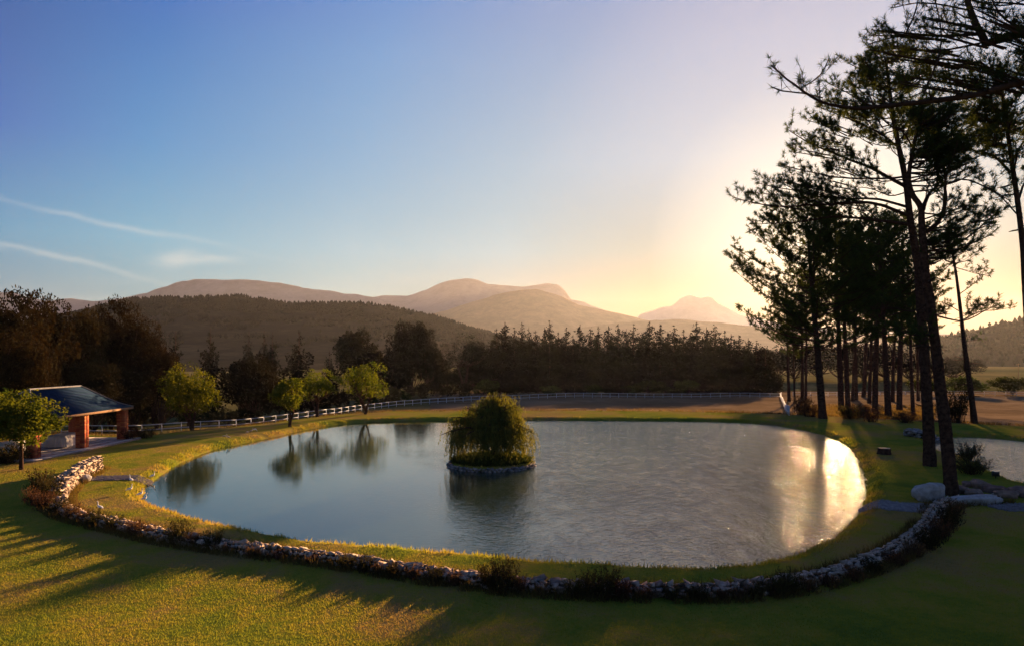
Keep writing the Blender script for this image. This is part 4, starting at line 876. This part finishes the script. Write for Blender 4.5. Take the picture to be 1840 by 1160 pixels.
# ------------------------------------------------------------ shrubs along the wall
def shrub_mesh(seed, m_, n=240, leafy=9, tall=1.0):
    q = np.random.default_rng(seed); sg, lf = Geo(), Geo(); pts = []
    for k in range(n//4):
        a = q.uniform(0, 6.28); r0 = q.uniform(0, .35); s = np.array([math.cos(a)*r0, math.sin(a)*r0, -.05]); a2 = a+q.normal()*.5; sp = q.uniform(.1, .55); h = q.uniform(.35, 1.0)*tall
        e = s+np.array([math.cos(a2)*sp, math.sin(a2)*sp, h]); m = (s+e)/2+np.array([0, 0, .1])
        sg.tube([s, m, e], [.011, .008, .005], 3, False)
        for u in np.linspace(.3, 1, leafy*2): pts.append(s*(1-u)+e*u+q.normal(size=3)*.045+np.array([0, 0, .1*math.sin(u*3.1)]))
    lf.leaves(np.array(pts), .11, up=.7, aspect=.35); return sg.mesh('stems', M['branch']), lf.mesh('foliage', m_)
shv = [shrub_mesh(1, M['shrubdark']), shrub_mesh(2, M['shrubred']), shrub_mesh(3, M['shrubdark'], 300), shrub_mesh(4, M['shrubred'], 200)]
def shrub(x, y, wpx, hpx, v, label, group='shrubs along the stone wall'):
    p = P(x, y); p.z = tz(p.x, p.y); e = empty('shrub', p, label, 'shrub', group); w = wpx/F*p.y/1.3; h = hpx/F*p.y/.95
    e.scale = (w, w, h); e.rotation_euler = (0, 0, rng.uniform(0, 6.28)); build('stems', shv[v][0], None, e); build('foliage', shv[v][1], None, e)
SH = [(76,893,46,52,2),(60,905,34,34,3),(92,905,40,50,0),(75,915,44,34,1),(108,922,38,30,2),(128,932,36,30,1),(150,938,34,26,3),(172,945,38,30,2),(205,952,38,28,0),(240,962,42,30,1),(262,966,34,24,3),(322,976,48,46,2),(348,980,34,24,1),(383,986,40,38,0),(410,990,30,18,3),(455,997,32,18,1),(505,1003,34,18,3),(560,1010,30,16,1),(622,1021,34,28,0),(655,1026,36,30,2),(680,1030,26,20,1),(706,1034,32,26,0),(745,1040,34,24,3),(782,1046,36,28,2),(820,1050,32,24,1),(880,1058,54,46,0),(905,1060,60,58,2),(935,1063,36,30,1),(975,1067,32,22,3),(1030,1071,38,34,0),(1060,1073,50,48,2),(1090,1074,56,56,0),(1120,1075,40,36,1),(1160,1076,36,24,3),(1205,1078,38,26,0),(1255,1078,42,28,2),(1300,1078,30,20,1),(1330,1077,36,26,3),(1358,1075,38,30,0),(1395,1071,46,40,2),(1422,1066,48,44,0),(1450,1062,40,28,1),(1490,1054,42,26,3),(1530,1042,44,26,1),(1570,1030,44,28,0),(1605,1016,46,30,3),(1640,1000,46,30,1),(1668,985,46,36,2),(1692,968,50,40,1),(1708,950,46,40,0),(1716,930,40,36,3)]
DESC = {0: 'dark green twiggy shrub', 1: 'reddish dry shrub', 2: 'dense olive shrub', 3: 'sparse brown shrub'}
for k, (x, y, w, h, v) in enumerate(SH):
    w_ = 'large ' if h > 42 else 'low ' if h < 25 else ''
    n_ = NUMW[k] if k < 40 else None
    lb = f'{w_}{DESC[v]} along the curved wall, {n_} from its left end' if k < 26 else f'{w_}{DESC[v]} along the curved wall, {NUMW[len(SH)-1-k]} from its right end'
    shrub(x, y, w, h, v, lb)
for k, (x, y, w, h, v, lb) in enumerate([(1745,850,62,30,2,'low dense bush on the near bank of the small pond'),(1738,828,50,34,0,'airy twiggy bush beside the small pond behind the near pine'),(1720,757,44,60,0,'tall leafy bush behind the crossing pine trunks'),(1700,752,36,40,2,'rounded bush just left of the tall leafy bush'),
    (232,790,38,22,1,'low brown hedge plant right of the pavilion corner column'),(262,786,40,18,0,'low dark plant on the lawn edge between pavilion and wide tree'),(40,826,50,30,2,'dark shrub beside the pavilion floor, left of the front brick column'),(10,832,60,34,2,'dark shrub at the far left edge below the green tree'),(145,846,30,14,0,'small dark plant behind the sunlit end of the wall'),
    (1440,742,40,34,1,'dry shrub at the left foot of the pine cluster'),(1460,748,46,26,3,'brown brush in front of the leftmost cluster pine'),(1530,752,50,26,0,'brush between the two left groups of cluster trunks'),(1565,756,46,24,3,'pale brown brush under the middle of the pine cluster'),(1630,758,46,20,1,'russet brush under the right side of the pine cluster'),(1545,740,44,24,1,'brush deeper among the cluster trunks')]):
    shrub(x, y, w, h, v, lb, group='shrubs around the lawn edges')

# hedges and post far right
for k, (x, w, h, lb) in enumerate([(1742,88,34,'clipped dark hedge block left of the gap in the far field'),(1820,80,34,'clipped dark hedge block at the right edge of the far field'),(1665,60,30,'hazy hedge glimpsed between the pine trunks')]):
    bush(x, 0, w, h, 1, lb, D=205, group='hedge blocks beyond the bare field', name='hedge')
g = Geo(); g.tube([(0, 0, -.5), (0, 0, 9)], [.16, .12], 7); pp = Vector(((1830-CX)/F*300, 300, tz((1830-CX)/F*300, 300)))
e = empty('utility_pole', pp, 'thin wooden pole standing behind the right hedge block', 'pole'); build('pole', g, M['timber'], e); g = Geo(); g.box((0, 0, 8.5), (1.6, .12, .12)); build('crossarm', g, M['timber'], e)

# stump and floodlight
p = P(1590, 815); p.z = tz(p.x, p.y)
e = empty('tree_stump', p, 'sawn tree stump standing on the lawn between pond and pines', 'stump')
g = Geo(); th = np.arange(14)/14*6.283; rads = .44+.05*np.sin(th*3)+.03*np.cos(th*5)
V_ = np.concatenate([np.stack([np.cos(th)*rads*k_, np.sin(th)*rads*k_, np.full(14, z_)], 1) for k_, z_ in ((1.25, -.1), (1.02, .18), (1.0, .47))])
g.add(V_, [(r*14+i, r*14+(i+1) % 14, r*14+14+(i+1) % 14, r*14+14+i) for r in range(2) for i in range(14)]); build('bark', g, M['bark'], e, smooth=True)
g = Geo(); g.add(np.vstack([V_[28:]+[0, 0, .003], [[0, 0, .475]]]), [(i, (i+1) % 14, 14) for i in range(14)]); build('cut_face', g, M['wood'], e)
p = P(1789, 858); p.z = tz(p.x, p.y)
e = empty('floodlight', p, 'small black floodlight box on the grass by the small pond', 'floodlight')
g = Geo(); g.box((0, 0, .28), (.38, .2, .26)); g.box((0, -.115, .28), (.34, .03, .22)); build('housing', g, M['black'], e)
g = Geo(); g.tube([(0, 0, -.1), (0, 0, .15)], .03, 8); g.box((-.21, 0, .2), (.02, .05, .2)); g.box((.21, 0, .2), (.02, .05, .2)); g.box((0, 0, .1), (.44, .05, .02)); build('bracket', g, M['black'], e)

# ------------------------------------------------------------ birds
def bird_meshes(style):
    g, bk, lg = Geo(), Geo(), Geo()
    if style == 'up':
        sp = [(-.34,0,.30),(-.26,0,.33),(-.12,0,.38),(.02,0,.42),(.12,0,.47),(.17,0,.56),(.15,0,.68),(.17,0,.78),(.21,0,.82),(.26,0,.81)]; rd = [.01,.05,.10,.115,.09,.05,.032,.034,.045,.02]; b = (.26,.81)
    else:
        sp = [(-.36,0,.34),(-.26,0,.35),(-.12,0,.36),(.03,0,.36),(.14,0,.37),(.22,0,.33),(.28,0,.24),(.33,0,.15),(.37,0,.10),(.40,0,.08)]; rd = [.01,.05,.11,.12,.09,.05,.034,.034,.042,.02]; b = (.40,.08)
    q = smoothline(sp, 3); rr_ = np.interp(np.arange(len(q))/3, np.arange(10), rd); g.tube(q, rr_, 10)
    bk.tube([(b[0]-.01, 0, b[1]), (b[0]+.09, 0, b[1]-.02)], [.018, .004], 6)
    legs = []
    for s in (-1, 1):
        l = Geo(); l.tube([(0, s*.05, .32), (-.01, s*.05, .16), (.01, s*.05, 0)], [.014, .009, .009], 5); l.box((.04, s*.05, .005), (.09, .05, .012)); legs.append(l.mesh('leg', M['beak']))
    w = Geo()
    for s in (-1, 1): w.tube(smoothline([(.08, s*.085, .42), (-.1, s*.11, .40), (-.34, s*.045, .33)], 3), [.03, .055, .065, .06, .045, .025, .008], 6)
    return g, bk, legs, w
bm = {}
for st in ('up', 'down'):
    for mm in ('bird', 'goose'):
        g, bk, legs, w = bird_meshes(st); bm[st, mm] = (g.mesh('body', M[mm], True), bk.mesh('beak', M['beak']), legs, w.mesh('wings', M['bird' if mm == 'bird' else 'goose'], True))
def bird(x, y, st, mm, rot, label, s=0.62):
    p = P(x, y); p.z = tz(p.x, p.y); b = bm[st, mm]
    e = empty('bird', p, label, 'bird', 'water birds on the pond bank'); e.rotation_euler = (0, 0, rot); e.scale = (s, s, s)
    build('body', b[0], None, e); build('beak', b[1], None, e); build('wings', b[3], None, e)
    for l in b[2]: build('leg', l, None, e)
for a in [(274,852,'up','bird',.6,'white bird standing where the gravel path reaches the pond'),(294,850,'up','bird',.9,'white bird nearest the water beyond the path end'),(235,867,'up','bird',2.6,'bright white upright bird just below the gravel path'),(233,884,'up','bird',.4,'white bird below the upright one, left of the shore pair'),
          (252,884,'up','bird',.7,'white bird beside the yellow shore grass, left of the lowest shore bird'),(259,893,'up','bird',.5,'lowest white bird on the left tip of the shore'),(179,919,'up','bird',2.9,'lone white bird with curved neck near the wall'),(289,863,'down','bird',.2,'white bird bending down at the water edge by the path end')]: bird(*a)
for a in [(403,787,'down','goose',.4,'brown and white goose grazing on the lawn right of the wide tree'),(410,789,'up','goose',3.6,'brown goose standing behind the grazing one'),(444,779,'down','goose',2.5,'dark goose at the left of the far bank group'),(452,777,'up','goose',.3,'middle goose of the far bank group'),(458,774,'down','bird',.2,'pale bird at the right of the far bank group'),(372,815,'down','goose',1.0,'brown goose resting at the water edge of the left bank')]: bird(*a)
g = Geo(); g.tube(smoothline([(0, 0, .08), (.8, .1, .12), (1.7, 0, .2)], 4), np.linspace(.09, .04, 9), 6); g.tube([(.8, .1, .12), (1.1, .3, .35)], [.05, .02], 5)
p = P(352, 820); o = build('driftwood', g, M['wood']); o.location = (p.x, p.y, tz(p.x, p.y)); tag(o, 'pale driftwood branch on the left bank of the pond', 'driftwood')

# ------------------------------------------------------------ pavilion
XF, XB = -35.25, -39.6; YS = (50.3, 56.0, 61.8); zp = 0.55
pav = empty('pavilion', (0, 0, 0), 'open brick-column pavilion with blue slate hipped roof on the lawn', 'pavilion')
pav.location = ((XF+XB)/2, 56, 0); O = np.array([(XF+XB)/2, 56, 0])
g = Geo(); g.box((0, 0, .24), (XF-XB+2.0, 14.2, .56)); build('slab', g, M['mortar'], pav)
tl = Geo(); tl.box((0, 0, 0), (.98, .98, .03)); tm_ = tl.mesh('floor_tile', M['paving'])
for i in range(6):
    for j in range(14):
        o = build('floor_tile', tm_, None, pav); o.location = (-2.65+i*1.06, -6.6+j*1.015, .535+rng.uniform(-.002, .002))
bg_ = Geo(); bg_.box((0, 0, 0), (.335, .33, .105)); bmesh_ = bg_.mesh('brick', M['brick'])
brk = 0
for X in (XF, XB):
    for Y in YS:
        c_ = Geo(); c_.box((0, 0, 1.4), (.62, .62, 2.85)); pc = build('column', c_, M['mortar'], pav); pc.location = (X-O[0], Y-O[1], .55)
        allb = Geo()
        for r in range(23):
            for sx in (-1, 1):
                for sy in (-1, 1):
                    cc_ = (sx*.172+(.0), sy*.172, .07+r*.121); ins_ = (r % 2)*.012
                    if X == XF and brk < 276:
                        o = build('brick', bmesh_, None, pc); o.location = (cc_[0], cc_[1], cc_[2]); o.scale = (1+ins_, 1-ins_, 1); brk += 1
                    else: allb.box(cc_, (.335*(1+ins_), .33*(1-ins_), .105))
        if allb.n: o = build('bricks', allb, M['brick'], pc); o['kind'] = 'stuff'
ez, rz_, ov = 3.42, 5.42, .55
x0, x1, y0, y1 = XB-ov-O[0], XF+ov-O[0], YS[0]-.85-O[1], YS[2]+.75-O[1]; xm = (x0+x1)/2; ry0, ry1 = 53.0-O[1], 59.2-O[1]
g = Geo()
for a_, b_ in (((x0, y0), (x1, y0)), ((x1, y0), (x1, y1)), ((x1, y1), (x0, y1)), ((x0, y1), (x0, y0))):
    cxm, cym = (a_[0]+b_[0])/2, (a_[1]+b_[1])/2; g.box((cxm, cym, ez-.09), (abs(b_[0]-a_[0])+.06 if a_[1] == b_[1] else .06, abs(b_[1]-a_[1])-.06 if a_[0] == b_[0] else .06, .18))
for X in (XF, XB): g.box((X-O[0], 0, ez-.08), (.22, YS[2]-YS[0]+.5, .2))
build('fascia', g, M['timber'], pav)
rf = empty('roof', (0, 0, 0)); rf.parent = pav
corners = {'e': [(x1, y0, ez), (x1, y1, ez), (xm, ry1, rz_), (xm, ry0, rz_)], 'w': [(x0, y1, ez), (x0, y0, ez), (xm, ry0, rz_), (xm, ry1, rz_)], 's': [(x0, y0, ez), (x1, y0, ez), (xm, ry0, rz_), (xm, ry0, rz_)], 'n': [(x1, y1, ez), (x0, y1, ez), (xm, ry1, rz_), (xm, ry1, rz_)]}
def sag(t): return t-0.16*math.sin(math.pi*t)*(1-t)
nrow = 20
for key, (A, B, C_, D_) in corners.items():
    A, B, C_, D_ = map(np.array, (A, B, C_, D_)); L0 = np.linalg.norm(B-A)
    for r in range(nrow):
        t0_, t1_ = r/nrow, (r+1.18)/nrow; t1_ = min(t1_, 1)
        def lr(t):
            l = A+(D_-A)*t; q = B+(C_-B)*t; l = l.copy(); q = q.copy(); l[2] = q[2] = ez+(rz_-ez)*sag(t); return l, q
        l0, q0 = lr(t0_); l1, q1 = lr(t1_); l0[2] += .010; q0[2] += .010; l1[2] += .003; q1[2] += .003
        W_ = np.linalg.norm(q0-l0); m = 1
        gg = None
        for c__ in range(m):
            u0, u1 = c__/m, (c__+1)/m-.006/max(W_, .1)
            a0, a1, b1, b0 = l0+(q0-l0)*u0, l0+(q0-l0)*u1, l1+(q1-l1)*u1, l1+(q1-l1)*u0
            dn = np.array([0, 0, -.015]); g = Geo(); g.add([a0, a1, b1, b0, a0+dn, a1+dn, b1+dn, b0+dn], [(0,1,2,3), (7,6,5,4), (0,4,5,1), (1,5,6,2), (2,6,7,3), (3,7,4,0)])
            build('slate_course', g, M['slate'], rf)
g = Geo(); g.tube([(xm, ry0-.1, rz_+.05), (xm, ry1+.1, rz_+.04)], .075, 6); build('ridge_cap', g, M['ridge'], rf)
for (hx, hy, ry) in ((x1, y0, ry0), (x1, y1, ry1), (x0, y0, ry0), (x0, y1, ry1)):
    pts = [(hx+(xm-hx)*t, hy+(ry-hy)*t, ez+(rz_-ez)*sag(t)+.06) for t in np.linspace(0, 1, 10)]; g = Geo(); g.tube(pts, .05, 6); build('hip_cap', g, M['ridge'], rf)
# covered furniture
def tarp(name, loc, L, W, H, label, seed):
    nx_, ny_ = 34, 26; u = np.linspace(-1, 1, nx_); v = np.linspace(-1, 1, ny_); U, Vv = np.meshgrid(u, v, indexing='ij')
    prof = lambda t: np.clip((1-np.abs(t))/.18, 0, 1)
    k = np.minimum(prof(U), prof(Vv)); X_ = U*L/2*(1+.0*k); Y_ = Vv*W/2
    fold = .05*np.sin(U*19+seed)*(1-k)+.05*np.sin(Vv*15+seed*2)*(1-k)
    Z_ = .06+(H-.06)*(k**.35)-.09*np.exp(-((U+.1)**2+(Vv)**2)*3)+vnoise(X_+seed, Y_, .5, 2)*.08
    cr = 1+fold; g = Geo(); i, j = np.meshgrid(np.arange(nx_-1), np.arange(ny_-1), indexing='ij'); a_ = i*ny_+j
    g.add(np.stack([X_*cr, Y_*cr, Z_], -1).reshape(-1, 3), np.stack([a_, a_+ny_, a_+ny_+1, a_+1], -1).reshape(-1, 4))
    o = build(name, g, M['tarp'], smooth=True); o.location = loc; tag(o, label, 'furniture cover', 'covered furniture in the pavilion'); return o
tarp('furniture_cover', (-37.5, 57.3, .55), 1.7, 3.2, 1.0, 'pale tarpaulin draped over a table in the middle of the pavilion', 1).rotation_euler = (0, 0, .1)
tarp('furniture_cover', (-38.2, 52.6, .55), 1.5, 2.6, 1.0, 'pale tarpaulin over furniture behind the front brick column', 4)

# ------------------------------------------------------------ grass
def grass(name, n, y0_, y1_, hgt, wid, label, m_, fn=None, power=1.6, upk=2.0):
    Y = y0_+(y1_-y0_)*rng.random(n)**power; X = rng.uniform(-.82, .82, n)*Y
    d = np.minimum(sdf(POND, X, Y), sdf(POND2, X, Y)); ok = (d > 0.15)
    if fn is not None: ok &= fn(X, Y, d)
    X, Y = X[ok], Y[ok]; p = np.stack([X, Y, terrain(X, Y)-.01], 1); k = len(p)
    dd = rng.normal(size=(k, 3)); dd[:, 2] = np.abs(dd[:, 2])+upk; dd /= np.linalg.norm(dd, axis=1, keepdims=True)
    e = rng.normal(size=(k, 3)); e[:, 2] *= .2; e /= np.linalg.norm(e, axis=1, keepdims=True)
    L = (hgt*rng.uniform(.5, 1.3, k))[:, None]; V_ = np.stack([p-e*wid/2, p+e*wid/2, p+dd*L], 1)
    g = Geo(); g.add(V_.reshape(-1, 3), np.arange(k*3).reshape(-1, 3)); tag(build(name, g, M[m_]), label, 'grass', kind='stuff')
def blade_mat():
    m = M['lawn'].copy(); m.name = 'grass_blades'; t = m.node_tree
    b = next(n for n in t.nodes if n.type == 'BSDF_DIFFUSE'); src = b.inputs['Color'].links[0].from_socket
    out = next(n for n in t.nodes if n.type == 'OUTPUT_MATERIAL'); tr = N(t, 'ShaderNodeBsdfTranslucent')
    t.links.new(mixc(t, 1.0, src, (1.9, 1.7, .9), 'MULTIPLY'), tr.inputs[0]); mx = N(t, 'ShaderNodeMixShader'); mx.inputs[0].default_value = .45
    t.links.new(b.outputs[0], mx.inputs[1]); t.links.new(tr.outputs[0], mx.inputs[2]); t.links.new(mx.outputs[0], out.inputs[0]); return m
M['blades'] = blade_mat()
grass('lawn_grass', 560000, 15, 60, .06, .020, 'short mown grass of the sunlit lawn', 'blades')
grass('shore_grass', 700000, 22, 100, .20, .05, 'longer grass along the pond banks', 'blades', lambda X, Y, d: (d < 1.1) & (rng.random(len(d)) < np.clip(1.2-d, .1, 1)*(vnoise(X, Y, 1.3, 2) > -.12)), 1.0, 1.4)
es_f = lambda X, Y, d: (edge_s(X, Y) > -.6) & (edge_s(X, Y) < 6) & (vnoise(X, Y, 2.2, 2) > -.05) & (rng.random(len(X)) < .5)
grass('dry_weeds', 260000, 60, 135, .42, .06, 'dry weeds along the outer edge of the lawn', 'weeds', es_f, 1.0, 1.6)
grass('pine_undergrowth', 160000, 84, 150, .5, .07, 'dry undergrowth beneath the pine cluster', 'weeds', lambda X, Y, d: (X/Y > .42) & (X/Y < .62) & (edge_s(X, Y) > -1) & (vnoise(X, Y, 1.8, 2) > -.08), 1.0, 1.5)

wl2 = resample(wl, 0.1)
def along_wall(X, Y, d):
    out = np.zeros(len(X), bool); m = (Y < 47)
    for i in range(0, len(X), 20000):
        sl = slice(i, i+20000); dd = np.min(np.hypot(X[sl, None]-wl2[None, ::3, 0], Y[sl, None]-wl2[None, ::3, 1]), 1)
        out[sl] = (dd < .85) & (dd > np.where(X[sl] > 6, .30, .18))
    return out & m & (vnoise(X, Y, 1.0, 2) > -.16)
grass('wall_foot_grass', 330000, 20, 47, .34, .03, 'rough grass and weeds growing along both feet of the stone wall', 'weeds', along_wall, 1.0, 1.6)
